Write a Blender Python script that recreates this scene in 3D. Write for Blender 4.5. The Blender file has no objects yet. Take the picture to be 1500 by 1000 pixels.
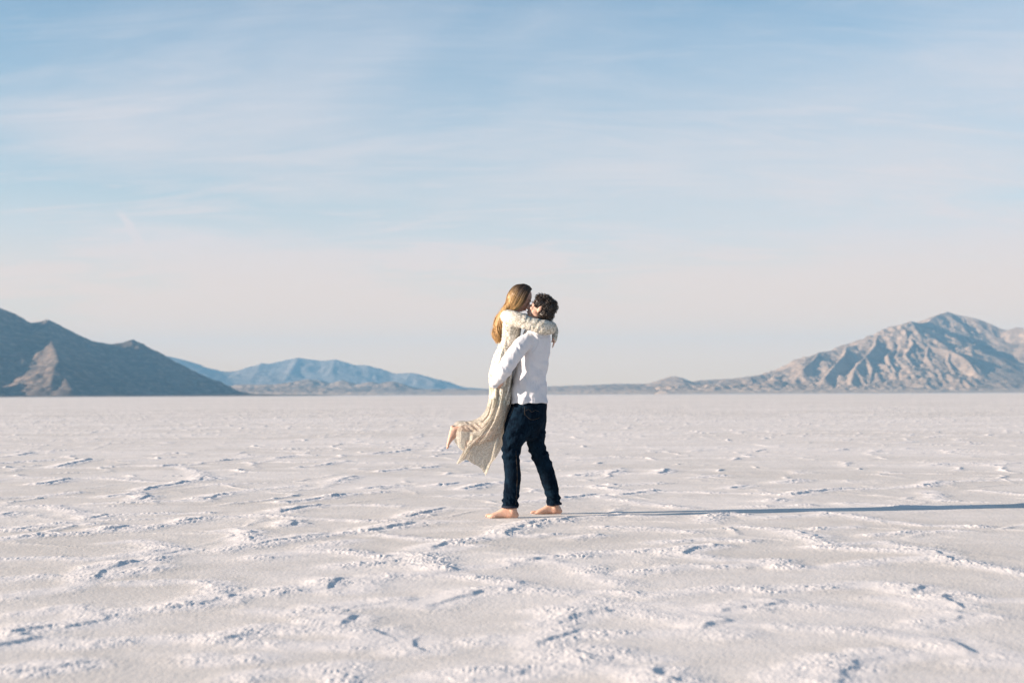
import bpy, math
import numpy as np
from mathutils import Matrix, Vector

# ------------------------------------------------------------------ camera
FPX = 2083.0            # 50 mm lens on a 36 mm sensor, in photograph pixels
CAM_H = 1.0
sc = bpy.context.scene
cam_d = bpy.data.cameras.new('camera')
cam = bpy.data.objects.new('camera', cam_d)
sc.collection.objects.link(cam)
sc.camera = cam
cam_d.sensor_width = 36.0
cam_d.lens = 50.0
cam_d.clip_start = 0.1
cam_d.clip_end = 200000.0
CAM_R = (Matrix.Rotation(math.radians(90 + 2.144), 4, 'X') @ Matrix.Rotation(math.radians(-0.248), 4, 'Z'))
cam.matrix_world = Matrix.Translation((0, 0, CAM_H)) @ CAM_R
cam_d.dof.use_dof = True
cam_d.dof.focus_distance = 11.75
cam_d.dof.aperture_fstop = 2.6

# ------------------------------------------------------------------ light
SUN_EL = 13.5
SUN_AZ = 11.0           # the sun stands to the left, this far round towards the camera
sun_dir = Vector((-math.cos(math.radians(SUN_AZ)) * math.cos(math.radians(SUN_EL)),
                  -math.sin(math.radians(SUN_AZ)) * math.cos(math.radians(SUN_EL)),
                  math.sin(math.radians(SUN_EL))))
sun_l = bpy.data.lights.new('sun', 'SUN')
sun_l.energy = 5.0
sun_l.angle = math.radians(0.53)
sun_l.color = (1.0, 0.83, 0.69)
sun_o = bpy.data.objects.new('sun', sun_l)
sc.collection.objects.link(sun_o)
sun_o.rotation_euler = sun_dir.to_track_quat('Z', 'Y').to_euler()

sc.view_settings.view_transform = 'Standard'
sc.view_settings.look = 'None'
sc.view_settings.exposure = 1.32
sc.view_settings.gamma = 1.0
sc.view_settings.use_curve_mapping = False


class NT:
    """small helper for writing node trees"""
    def __init__(self, tree):
        self.t = tree
        tree.nodes.clear()

    def n(self, kind, **kw):
        nd = self.t.nodes.new(kind)
        for k, v in kw.items():
            if k.startswith('i_'):
                nd.inputs[k[2:].replace('_', ' ')].default_value = v
            else:
                setattr(nd, k, v)
        return nd

    def l(self, a, b):
        self.t.links.new(a, b)

    def put(self, sock, v):
        if isinstance(v, (int, float)):
            sock.default_value = v
        elif isinstance(v, (tuple, list)):
            if len(v) == 3 and len(sock.default_value) == 4:
                v = (*v, 1)
            sock.default_value = v
        else:
            self.l(v, sock)

    def m(self, op, a, b=0.0, c=0.0, clamp=False):
        nd = self.t.nodes.new('ShaderNodeMath')
        nd.operation = op
        nd.use_clamp = clamp
        for s, v in zip(nd.inputs, (a, b, c)):
            self.put(s, v)
        return nd.outputs[0]

    def mix(self, f, a, b, blend='MIX'):
        nd = self.t.nodes.new('ShaderNodeMix')
        nd.data_type = 'RGBA'
        nd.blend_type = blend
        self.put(nd.inputs[0], f)
        self.put(nd.inputs[6], a)
        self.put(nd.inputs[7], b)
        return nd.outputs[2]

    def ramp(self, v, lo, hi, a=0.0, b=1.0, smooth=True):
        nd = self.t.nodes.new('ShaderNodeMapRange')
        nd.interpolation_type = 'SMOOTHSTEP' if smooth else 'LINEAR'
        self.put(nd.inputs[0], v)
        for i, x in enumerate((lo, hi, a, b)):
            nd.inputs[1 + i].default_value = x
        return nd.outputs[0]

    def noise(self, vec, scale, detail=3.0, rough=0.5, dist=0.0, lac=2.0):
        nd = self.t.nodes.new('ShaderNodeTexNoise')
        if vec is not None:
            self.l(vec, nd.inputs['Vector'])
        nd.inputs['Scale'].default_value = scale
        nd.inputs['Detail'].default_value = detail
        nd.inputs['Roughness'].default_value = rough
        nd.inputs['Distortion'].default_value = dist
        nd.inputs['Lacunarity'].default_value = lac
        return nd.outputs[0]

    def mapping(self, vec, scale=(1, 1, 1), loc=(0, 0, 0), rot=(0, 0, 0)):
        nd = self.t.nodes.new('ShaderNodeMapping')
        self.l(vec, nd.inputs[0])
        nd.inputs[1].default_value = loc
        nd.inputs[2].default_value = rot
        nd.inputs[3].default_value = scale
        return nd.outputs[0]


SKY_GAIN = (0.080, 0.079, 0.072)
world = bpy.data.worlds.new('World')
sc.world = world
world.use_nodes = True
w = NT(world.node_tree)
tc = w.n('ShaderNodeTexCoord')
dirv = tc.outputs['Generated']
sky = w.n('ShaderNodeTexSky')
sky.sky_type = 'NISHITA'
sky.sun_disc = False
sky.sun_elevation = math.radians(SUN_EL)
sky.sun_rotation = math.radians(270 - SUN_AZ)
sky.air_density = 1.0
sky.dust_density = 0.4
sky.ozone_density = 3.0
sep = w.n('ShaderNodeSeparateXYZ')
w.l(dirv, sep.inputs[0])
z = w.m('MAXIMUM', sep.outputs[2], 0.0)
# thin high cloud: projected on a layer above, streaky
den = w.m('ADD', z, 0.20)
comb = w.n('ShaderNodeCombineXYZ')
w.l(w.m('DIVIDE', sep.outputs[0], den), comb.inputs[0])
w.l(w.m('DIVIDE', sep.outputs[1], den), comb.inputs[1])
uv = comb.outputs[0]
big = w.noise(w.mapping(uv, (0.75, 0.95, 1), (3.4, 1.9, 0), (0, 0, 0.5)), 1.0, 4, 0.55, 0.8)
streak = w.noise(w.mapping(uv, (0.95, 2.9, 1), (8.3, 2.2, 0), (0, 0, 0.45)), 1.0, 8, 0.62, 1.1)
fine = w.noise(w.mapping(uv, (2.0, 6.5, 1), (1.3, 5.2, 0), (0, 0, 0.75)), 1.0, 8, 0.66, 0.9)
zz = w.m('SUBTRACT', z, w.m('MULTIPLY', sep.outputs[0], 0.10))
zz = w.m('ADD', zz, w.m('MULTIPLY', w.m('SUBTRACT', big, 0.5), 0.42))
zz = w.m('ADD', zz, w.m('MULTIPLY', w.m('SUBTRACT', streak, 0.5), 0.26))
zz = w.m('ADD', zz, w.m('MULTIPLY', w.m('SUBTRACT', fine, 0.5), 0.12))
veil = w.ramp(zz, 0.305, 0.02)
wisps = w.ramp(w.m('ADD', w.m('MULTIPLY', streak, 0.5), w.m('MULTIPLY', fine, 0.5)), 0.47, 0.62)
wisps = w.m('MULTIPLY', wisps, w.ramp(z, 0.60, 0.14, 0.03, 0.38))
base = w.ramp(z, 0.55, 0.20, 0.0, 0.14)
# one short old trail, low on the left
tx = w.m('ADD', sep.outputs[0], w.m('MULTIPLY', w.m('SUBTRACT', z, 0.110), 0.55))
tx = w.m('ADD', tx, w.m('MULTIPLY', w.m('SUBTRACT', fine, 0.5), 0.010))
tr_ = w.m('MULTIPLY', w.ramp(w.m('ABSOLUTE', w.m('ADD', tx, 0.256)), 0.0045, 0.0), w.ramp(w.m('ABSOLUTE', w.m('SUBTRACT', z, 0.109)), 0.019, 0.008))
tr_ = w.m('MULTIPLY', w.m('MULTIPLY', tr_, w.ramp(sep.outputs[1], 0.0, 0.3)), 0.45)
cover = w.m('MAXIMUM', veil, w.m('MAXIMUM', base, w.ramp(z, 0.20, 0.08, 0.0, 0.80)))
cover = w.m('MINIMUM', w.m('ADD', w.m('ADD', cover, wisps), tr_), 0.96)
blue = w.mix(1.0, sky.outputs[0], SKY_GAIN, 'MULTIPLY')
cr = w.n('ShaderNodeValToRGB')
w.l(z, cr.inputs[0])
el = cr.color_ramp.elements
el[0].position, el[0].color = 0.0, (0.50, 0.315, 0.155, 1)
el[1].position, el[1].color = 0.24, (0.272, 0.280, 0.307, 1)
for ps, cc in ((0.025, (0.505, 0.325, 0.185)), (0.06, (0.435, 0.310, 0.230)), (0.11, (0.345, 0.302, 0.290))):
    e_ = cr.color_ramp.elements.new(ps)
    e_.color = (*cc, 1)
cloud = cr.outputs[0]
cover = w.m('MAXIMUM', cover, w.ramp(z, 0.11, 0.03))
col = w.mix(cover, blue, cloud)
SKY_BG = w.n('ShaderNodeBackground')
w.l(col, SKY_BG.inputs[0])
SKY_BG.inputs[1].default_value = 1.0
wo = w.n('ShaderNodeOutputWorld')
w.l(SKY_BG.outputs[0], wo.inputs[0])


# ------------------------------------------------------------------ helpers
def ray(px, py):
    v = CAM_R.to_3x3() @ Vector(((px - 750.0) / FPX, (500.0 - py) / FPX, -1.0))
    return v


def at(px, py, Y):
    """the world point seen at that spot of the photograph, Y metres in front"""
    v = ray(px, py)
    return Vector((0, 0, CAM_H)) + v * (Y / v.y)


def ground_at(px, py):
    v = ray(px, py)
    t = -CAM_H / v.z
    return (v.x * t, v.y * t)


def new_mesh(name, verts, faces, mat=None, smooth=True):
    me = bpy.data.meshes.new(name)
    verts = np.asarray(verts, dtype=np.float32)
    faces = np.asarray(faces, dtype=np.int32)
    k = faces.shape[1]
    me.vertices.add(len(verts))
    me.vertices.foreach_set('co', verts.ravel())
    me.loops.add(faces.size)
    me.loops.foreach_set('vertex_index', faces.ravel())
    me.polygons.add(len(faces))
    me.polygons.foreach_set('loop_start', np.arange(0, faces.size, k, dtype=np.int32))
    if smooth:
        me.polygons.foreach_set('use_smooth', np.ones(len(faces), dtype=bool))
    me.update(calc_edges=True)
    if mat:
        me.materials.append(mat)
    return me


def link(name, me, parent=None, **props):
    o = bpy.data.objects.new(name, me)
    sc.collection.objects.link(o)
    if parent:
        o.parent = parent
    for k, v in props.items():
        o[k] = v
    return o


def attr(me, name, vals):
    a = me.attributes.new(name, 'FLOAT', 'POINT')
    a.data.foreach_set('value', np.asarray(vals, dtype=np.float32).ravel())


def hash2(ix, iy, seed):
    h = (ix.astype(np.int64) * 374761393 + iy.astype(np.int64) * 668265263 + seed * 974634777) & 0xFFFFFFFF
    h = ((h ^ (h >> 13)) * 1274126177) & 0xFFFFFFFF
    h = (h ^ (h >> 16)) & 0xFFFFFF
    return h.astype(np.float32) / np.float32(0xFFFFFF)


def vnoise(x, y, seed=0):
    ix = np.floor(x)
    iy = np.floor(y)
    fx = (x - ix).astype(np.float32)
    fy = (y - iy).astype(np.float32)
    fx = fx * fx * (3 - 2 * fx)
    fy = fy * fy * (3 - 2 * fy)
    ix = ix.astype(np.int64)
    iy = iy.astype(np.int64)
    a = hash2(ix, iy, seed)
    b = hash2(ix + 1, iy, seed)
    c = hash2(ix, iy + 1, seed)
    d = hash2(ix + 1, iy + 1, seed)
    return (a + (b - a) * fx + (c - a) * fy + (a - b - c + d) * fx * fy) * 2 - 1


def fbm(x, y, octs=4, gain=0.5, seed=0, ridged=False):
    s = np.zeros_like(x, dtype=np.float32)
    amp, tot = 1.0, 0.0
    for o in range(octs):
        n = vnoise(x * (2.03 ** o) + o * 17.3, y * (2.03 ** o) - o * 9.1, seed + o)
        if ridged:
            n = 1 - 2 * np.abs(n)
        s += amp * n
        tot += amp
        amp *= gain
    return s / tot


def seg_dist(x, y, a, b):
    dx, dy = b[0] - a[0], b[1] - a[1]
    L2 = dx * dx + dy * dy + 1e-9
    t = np.clip(((x - a[0]) * dx + (y - a[1]) * dy) / L2, 0, 1)
    ex = x - (a[0] + t * dx)
    ey = y - (a[1] + t * dy)
    side = (dx * (y - a[1]) - dy * (x - a[0])) / math.sqrt(L2)
    return np.sqrt(ex * ex + ey * ey), t, side


# ------------------------------------------------------------------ salt flat
# lines of the crust ridges: 's' = an edge lifted sharply, 'b' = a low rubbly band
RIDGES = '''
s 138,847 152,838 172,830 195,825|b 195,825 228,822 246,810|s 246,810 268,806
b 0,820 60,818 120,820 165,817 210,813 250,805|b 0,876 50,868 90,863 120,855 138,847
b 160,845 190,840 230,830|b 180,855 240,852 290,851 322,856 330,868|s 313,876 335,873|s 270,888 308,880
b 335,873 380,870 430,862 470,865|b 185,897 270,888|s 28,926 60,920 100,917 150,908|b 150,908 172,895|b 50,897 100,890 150,900
s -30,952 20,944 50,938|b 50,938 110,944 200,938 260,936 325,936|s 325,936 350,932|s 25,985 60,980 105,974
b 295,962 315,970|b 365,966 387,963|b 360,990 440,980 500,975 520,990
b 375,818 440,810 500,808 560,815 600,813|s 600,811 618,814 636,819|s 640,830 658,835|b 618,816 628,823 642,832
b 620,815 660,805 690,800|b 490,830 530,825 575,820|s 476,860 500,850|b 500,868 530,866 542,850
b 525,850 580,842 640,842 700,845 755,858|b 655,835 755,827|s 480,891 520,888 560,883 585,882|b 375,895 435,898 480,891
s 488,913 508,905|s 620,887 650,880 665,876|s 665,876 700,868 735,867|b 375,922 420,925 480,922 520,925 550,931
s 546,927 558,933 570,939|b 568,938 590,945 610,950|s 602,938 614,953|b 375,945 430,947 500,946 545,940
b 375,990 430,982 510,985 520,1000|b 690,940 755,935|b 560,1010 620,998 680,986 755,985|s 700,996 750,988
s 998,812 1012,806 1035,801|b 760,822 800,818 870,810 920,808 960,805 1000,810 1040,820 1130,822|s 770,821 800,817
b 800,822 850,828 880,845 905,856|b 925,842 960,837 1000,832 1060,830 1130,825
b 755,862 800,868 860,868 900,868 950,873 1000,868 1070,862 1130,862|b 810,896 850,888 880,880|s 818,911 845,901 875,897
s 794,943 815,934 845,925|b 850,925 900,930 950,928 1020,923 1060,930|s 848,955 862,963|b 880,950 930,965 960,965
b 740,935 770,936 792,945|b 790,955 850,975 900,980 960,985|s 958,984 985,998|b 690,985 750,985 800,982 850,978
b 1010,895 1040,912 1060,925|s 1030,917 1060,911|b 1045,900 1065,893|s 1065,893 1095,888 1130,885
b 1070,912 1130,918 1200,922 1260,925 1330,932 1400,945 1440,955 1510,975|b 930,895 1000,905
b 1120,825 1160,832 1200,832 1250,828 1300,822 1340,818|b 1200,802 1260,805 1340,808 1370,812 1400,820 1450,832 1510,842
s 1352,807 1370,811|s 1388,817 1400,822|b 1120,865 1180,860 1240,858 1290,855 1310,862 1340,865|s 1332,867 1344,862
b 1300,878 1350,885 1380,890|s 1383,876 1400,890|b 1400,870 1450,880 1510,880|b 1130,886 1180,888 1230,892
b 1355,921 1375,912|s 1375,912 1410,903|b 1410,903 1440,902|s 1402,942 1418,956|b 1425,970 1510,972
s 1230,1002 1234,986 1255,968 1290,962 1310,960|b 1150,992 1200,970 1235,966|s 25,667 50,663|s -10,680 30,677 75,674
s 80,685 100,680 133,673|s 55,710 80,707 100,702|b 100,702 150,700 220,706|s 235,665 270,664|s 205,682 240,683 272,681
b 265,684 285,690 298,697|s 290,704 300,697 316,702|s 209,718 230,713 255,710 276,706|s 160,728 190,725 210,722|s 204,732 218,727
b 140,738 190,736 240,735 300,734|s 297,732 315,727 330,725|b 330,725 375,717 440,712|b 35,742 85,741|b 85,742 100,748 132,756
s 130,760 150,756|b 150,756 230,753 300,752|s 272,763 300,758|b 240,770 272,763|b 300,758 380,757|b 0,775 20,776
s 18,777 37,774|b 37,774 90,767 130,768|b 0,792 30,788|s 28,788 48,785|b 48,785 100,782 150,778|s 150,777 170,775 190,771
b 190,777 240,770|b 165,795 200,792 230,797 252,807|b 325,778 350,775 362,785|s 350,777 366,781|s 364,789 373,796|b 330,806 375,795
s 0,756 14,752|s 405,671 432,668|s 545,665 580,662 605,658|s 562,691 575,689 595,687|s 490,706 505,702 520,698|s 537,716 555,714 580,712
s 422,736 450,733 480,729 510,724|b 510,724 560,721|s 408,751 430,745 468,741|b 468,741 520,740 585,742|s 425,770 433,764
b 375,755 430,758 500,762 540,764 600,762 680,763|s 600,757 618,752 648,744|b 648,744 710,745|s 545,778 570,773 600,768
b 600,768 640,765|s 378,798 400,794 432,790|b 432,790 452,786|s 450,786 470,783|b 470,783 545,778|b 560,785 620,790 680,793
s 630,804 650,797|b 650,797 700,790 738,784|s 736,785 752,777|b 375,815 450,808 480,803|b 650,727 700,726 740,724|s 680,717 712,709
b 712,709 745,706|s 618,686 638,684|s 842,697 870,693|s 893,694 902,690|s 962,694 980,688|b 820,712 870,712 900,718 940,723
s 910,725 940,722 962,719|b 962,720 1040,722 1130,724|s 900,711 960,708|s 828,730 870,725|b 870,727 920,733 960,740 1005,744
b 760,736 828,730|s 752,773 775,767 800,763|s 814,764 830,760|b 830,760 870,757 900,755 960,757|b 1030,763 1070,752 1120,758 1200,755
s 1072,715 1090,712|b 1080,770 1130,775 1160,779|b 770,786 810,783|b 840,788 880,785|b 960,795 1040,790 1090,793
s 1164,780 1188,786|b 1188,788 1220,800 1280,795 1340,803|b 1180,748 1240,755 1280,762 1350,770 1430,772|b 1280,784 1330,780 1400,778
s 1148,707 1175,704|s 1165,725 1185,721 1200,720|s 1200,720 1248,716|b 1250,717 1352,713|s 1350,712 1370,709 1377,705|b 1360,719 1372,730 1385,734
s 1133,734 1147,732|b 1400,705 1510,703|b 1440,719 1510,726|s 1365,682 1385,680|s 1020,700 1060,697|b 1100,742 1180,740|b 1240,737 1330,742 1440,742
b 880,772 960,774 1010,780|b 0,730 60,727 110,722|b 0,850 60,846|b 520,792 470,800|b 900,890 960,886|b 1200,775 1250,772|s 640,712 668,708
'''


def parse_ridges():
    out = []
    for item in RIDGES.replace('\n', '|').split('|'):
        item = item.strip()
        if not item:
            continue
        k, *pts = item.split()
        out.append((k, [ground_at(*map(float, p.split(','))) for p in pts]))
    return out


def build_salt():
    # one sheet: rows by distance, columns fanning out, dense where the photograph looks
    rows = [-19000, -8000, -1200, -200, -50, -18, -8, -4, -2, -0.5, 0.5, 1.2, 1.8, 2.4, 2.8]
    y = 3.0
    while y < 300:
        rows.append(y)
        y *= 1 + (0.0029 if y < 13 else 0.0029 + 0.006 * min(1, (y - 13) / 60))
    while y < 18000:
        rows.append(y)
        y *= 1.12
    rows.append(19000)
    ys = np.array(rows)
    NC, OUT = 1240, 26
    k = np.linspace(-0.47, 0.47, NC)
    wdt = np.maximum(ys + 1.0, 3.8)
    X = wdt[:, None] * k[None, :]
    edge = wdt * 0.47
    g = (np.arange(1, OUT + 1) / OUT)[None, :]
    outer = edge[:, None] * (19000 / edge[:, None]) ** (g ** 1.3)
    X = np.concatenate([-outer[:, ::-1], X, outer], axis=1)
    Y = np.repeat(ys[:, None], X.shape[1], axis=1)
    R, C = X.shape
    cidx = np.arange(C)
    inside = np.clip(np.minimum(cidx - OUT, (C - 1 - OUT) - cidx) / 25.0, 0, 1)[None, :]
    act = (ys > 2.9) & (ys < 300)
    r0, r1 = np.where(act)[0][[0, -1]]
    r1 += 1
    x = X[r0:r1].astype(np.float32)
    yy = Y[r0:r1].astype(np.float32)
    # wander
    wx = x + 0.05 * fbm(x * 3.0, yy * 3.0, 3, 0.5, 1) + 0.018 * vnoise(x * 16, yy * 16, 5)
    wy = yy + 0.05 * fbm(x * 3.0 + 40, yy * 3.0, 3, 0.5, 2) + 0.018 * vnoise(x * 16 + 9, yy * 16, 6)
    band = np.zeros_like(x)
    lift = np.zeros_like(x)
    for kind, pts in parse_ridges():
        for i, (a, b) in enumerate(zip(pts[:-1], pts[1:])):
            pad = 0.75
            ra = np.searchsorted(ys[r0:r1], min(a[1], b[1]) - pad)
            rb = np.searchsorted(ys[r0:r1], max(a[1], b[1]) + pad)
            if rb <= ra:
                continue
            xx = x[ra:rb]
            cols = np.where((xx.max(0) > min(a[0], b[0]) - pad) & (xx.min(0) < max(a[0], b[0]) + pad))[0]
            if len(cols) == 0:
                continue
            ca, cb = cols[0], cols[-1] + 1
            d, t, side = seg_dist(wx[ra:rb, ca:cb], wy[ra:rb, ca:cb], a, b)
            if kind == 'b':
                band[ra:rb, ca:cb] = np.maximum(band[ra:rb, ca:cb], np.exp(-(d / 0.135) ** 2))
            else:
                # the plate rises towards the line from the sunny side and breaks off beyond it
                sgn = 1.0 if (b[1] - a[1]) > 0 or abs(b[1] - a[1]) < 1e-4 else -1.0
                s_ = side * sgn             # > 0: left of a line running away from the camera
                end = np.exp(-(np.maximum(0, d - np.abs(s_)) / 0.05) ** 2)
                q = np.where(s_ > 0, np.exp(-np.abs(s_) / 0.17), np.exp(-(np.abs(s_) / 0.022) ** 2)) * end
                lift[ra:rb, ca:cb] = np.maximum(lift[ra:rb, ca:cb], q)
                band[ra:rb, ca:cb] = np.maximum(band[ra:rb, ca:cb], 0.9 * np.exp(-((d - 0.05) / 0.12) ** 2))
    # beyond the traced part and off to the sides: cells of the same crust
    jx = x * 0.85 + 0.35 * fbm(x * 0.7, yy * 0.7, 3, 0.5, 11)
    jy = yy * 0.85 + 0.35 * fbm(x * 0.7 + 31, yy * 0.7, 3, 0.5, 12)
    ix, iy = np.floor(jx), np.floor(jy)
    f1 = np.full_like(x, 9.0)
    f2 = np.full_like(x, 9.0)
    for ox in (-1, 0, 1):
        for oy in (-1, 0, 1):
            cx, cy = (ix + ox).astype(np.int64), (iy + oy).astype(np.int64)
            dx = cx + 0.08 + 0.84 * hash2(cx, cy, 71) - jx
            dy = cy + 0.08 + 0.84 * hash2(cx, cy, 72) - jy
            dd = np.sqrt(dx * dx + dy * dy).astype(np.float32)
            f2 = np.minimum(f2, np.maximum(f1, dd))
            f1 = np.minimum(f1, dd)
    e = (f2 - f1) / 0.85
    patch = np.clip(0.55 + 0.9 * fbm(x * 0.8, yy * 0.8, 3, 0.5, 21), 0, 1.2)
    vor = np.exp(-(e / 0.15) ** 2) * patch
    vl = np.exp(-(e / 0.05) ** 2) * np.clip(fbm(x * 1.6, yy * 1.6, 2, 0.5, 25) * 2.2 + 0.1, 0, 1)
    traced = np.clip((17.5 - yy) / 4.0, 0, 1) * np.clip((yy - 4.6) / 0.4, 0, 1)
    traced *= np.clip((0.372 - np.abs(x) / yy) / 0.01, 0, 1)
    vor2 = np.exp(-(e / 0.10) ** 2) * np.clip(0.35 + 1.1 * fbm(x * 0.9 + 3, yy * 0.9, 3, 0.5, 27), 0, 0.8)
    band = np.maximum(band, vor * (1 - traced) + vor2 * traced * np.clip((yy - 8.5) / 2, 0, 1))
    lift = np.maximum(lift, 0.8 * vl * (1 - traced))
    # scattered light rubble on the plates
    scat = np.clip(fbm(x * 1.3 + 7, yy * 1.3, 4, 0.6, 33) - 0.32, 0, 1) * 1.3
    band = np.clip(np.maximum(band, scat), 0, 1)
    rough = np.clip(band * (0.60 + 0.9 * fbm(x * 5, yy * 5, 2, 0.5, 41)), 0, 1) * (0.70 + 0.30 * np.clip((yy - 6) / 4, 0, 1))
    gr1 = np.abs(vnoise(x * 46, yy * 38, 51))
    gr2 = np.abs(vnoise(x * 95, yy * 70, 52))
    gr0 = 0.5 + 0.5 * fbm(x * 12, yy * 12, 2, 0.5, 53)
    amp = 0.72 + 0.45 * fbm(x * 2.2, yy * 2.2, 2, 0.5, 61)
    h = 0.0065 * band * amp
    h += lift * 0.0155 * amp * (1 + 0.8 * np.clip((yy - 18) / 25, 0, 1))
    h += rough * (0.004 * gr0 + 0.012 * (1 - gr1) * gr0 + 0.007 * (1 - gr2))
    h += 0.0012 * (1 - gr2) * (1 - band) + 0.004 * fbm(x * 1.1, yy * 1.1, 3, 0.5, 81)
    h += 0.0012 * fbm(x * 9, yy * 9, 3, 0.6, 83)
    # trodden flat where the couple stand
    for (fx, fy) in (FOOT_A, FOOT_B):
        dd = np.sqrt(((x - fx) / 0.24) ** 2 + ((yy - fy) / 0.15) ** 2)
        h = h * np.clip(dd - 0.6, 0, 1)
    h *= 0.72 + 0.28 * np.clip((yy - 5.5) / 5, 0, 1)
    h *= inside * np.clip((300 - yy) / 200, 0, 1) * np.clip((yy - 2.9) / 0.5, 0, 1)
    Z = np.zeros_like(X)
    Z[r0:r1] = h
    M = np.zeros_like(X)
    M[r0:r1] = np.clip(band * 0.75 + rough * 0.35 + lift * 0.4, 0, 1) * inside
    verts = np.stack([X, Y, Z], -1).reshape(-1, 3)
    i = np.arange(R - 1)[:, None] * C + np.arange(C - 1)[None, :]
    faces = np.stack([i, i + 1, i + C + 1, i + C], -1).reshape(-1, 4)
    me = new_mesh('salt_flat', verts, faces, mat_salt())
    attr(me, 'crust', M)
    link('salt_flat', me, kind='structure', label='pale pinkish salt flat crossed by rubbly crust ridges')


def mat_salt():
    m = bpy.data.materials.new('salt')
    m.use_nodes = True
    n = NT(m.node_tree)
    a = n.n('ShaderNodeAttribute', attribute_name='crust')
    geo = n.n('ShaderNodeNewGeometry')
    p = geo.outputs['Position']
    big = n.noise(p, 0.55, 4, 0.55)
    mid = n.noise(p, 4.0, 4, 0.6)
    far = n.noise(n.mapping(p, (0.012, 0.030, 1)), 1.0, 5, 0.65)
    far2 = n.noise(n.mapping(p, (0.16, 0.22, 1)), 1.0, 8, 0.72)
    flat = n.mix(n.ramp(big, 0.35, 0.65), (0.615, 0.570, 0.518), (0.665, 0.620, 0.570))
    flat = n.mix(n.m('MULTIPLY', n.ramp(mid, 0.4, 0.7), 0.35), flat, (0.69, 0.65, 0.61))
    flat = n.mix(n.m('MULTIPLY', n.ramp(far2, 0.44, 0.58), 0.75), flat, (0.76, 0.71, 0.665))
    flat = n.mix(n.m('MULTIPLY', n.ramp(far, 0.42, 0.62), 0.5), flat, (0.76, 0.71, 0.67))
    c = n.mix(n.ramp(a.outputs['Fac'], 0.15, 0.85), flat, (0.76, 0.712, 0.675))
    bs = n.n('ShaderNodeBsdfPrincipled')
    n.l(c, bs.inputs['Base Color'])
    bs.inputs['Roughness'].default_value = 0.85
    bs.inputs['Specular IOR Level'].default_value = 0.2
    g1 = n.noise(p, 130.0, 3, 0.6)
    g2 = n.noise(p, 38.0, 3, 0.6)
    gg = n.m('ADD', n.m('MULTIPLY', g1, 0.4), g2)
    b = n.n('ShaderNodeBump')
    b.inputs['Strength'].default_value = 0.38
    b.inputs['Distance'].default_value = 0.006
    n.l(gg, b.inputs['Height'])
    # relief of the distant crust, too small there for geometry
    v = n.noise(n.mapping(p, (0.9, 0.9, 1)), 1.0, 6, 0.7)
    ln = n.n('ShaderNodeVectorMath', operation='LENGTH')
    n.l(p, ln.inputs[0])
    fb = n.ramp(ln.outputs['Value'], 22, 100, 0.0, 1.0)
    b2 = n.n('ShaderNodeBump')
    b2.inputs['Distance'].default_value = 0.16
    n.l(fb, b2.inputs['Strength'])
    n.l(v, b2.inputs['Height'])
    n.l(b.outputs[0], b2.inputs['Normal'])
    n.l(b2.outputs[0], bs.inputs['Normal'])
    o = n.n('ShaderNodeOutputMaterial')
    n.l(bs.outputs[0], o.inputs[0])
    return m


# ------------------------------------------------------------------ mountains
def mat_rock(name, c1, c2, c3, scale, fan=None):
    m = bpy.data.materials.new(name)
    m.use_nodes = True
    n = NT(m.node_tree)
    geo = n.n('ShaderNodeNewGeometry')
    p = geo.outputs['Position']
    s = n.n('ShaderNodeSeparateXYZ')
    n.l(p, s.inputs[0])
    a = n.noise(p, 0.004 * scale, 6, 0.6)
    b = n.noise(n.mapping(p, (1, 1, 3.5)), 0.016 * scale, 6, 0.65, 0.4)
    c = n.noise(p, 0.05 * scale, 4, 0.7)
    col = n.mix(n.ramp(a, 0.35, 0.65), c1, c2)
    col = n.mix(n.m('MULTIPLY', n.ramp(b, 0.45, 0.7), 0.6), col, c3)
    col = n.mix(n.m('MULTIPLY', n.ramp(c, 0.5, 0.75), 0.35), col, (0.14, 0.12, 0.09))
    if fan:      # pale gravel fans at the foot
        zf = n.m('ADD', s.outputs[2], n.m('MULTIPLY', a, 40.0))
        col = n.mix(n.ramp(zf, 62, 32), col, fan)
    bs = n.n('ShaderNodeBsdfPrincipled')
    n.l(col, bs.inputs['Base Color'])
    bs.inputs['Roughness'].default_value = 0.95
    bs.inputs['Specular IOR Level'].default_value = 0.1
    bm = n.n('ShaderNodeBump')
    bm.inputs['Strength'].default_value = 0.7
    bm.inputs['Distance'].default_value = 14.0 / scale
    n.l(b, bm.inputs['Height'])
    n.l(bm.outputs[0], bs.inputs['Normal'])
    o = n.n('ShaderNodeOutputMaterial')
    n.l(bs.outputs[0], o.inputs[0])
    return m


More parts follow.
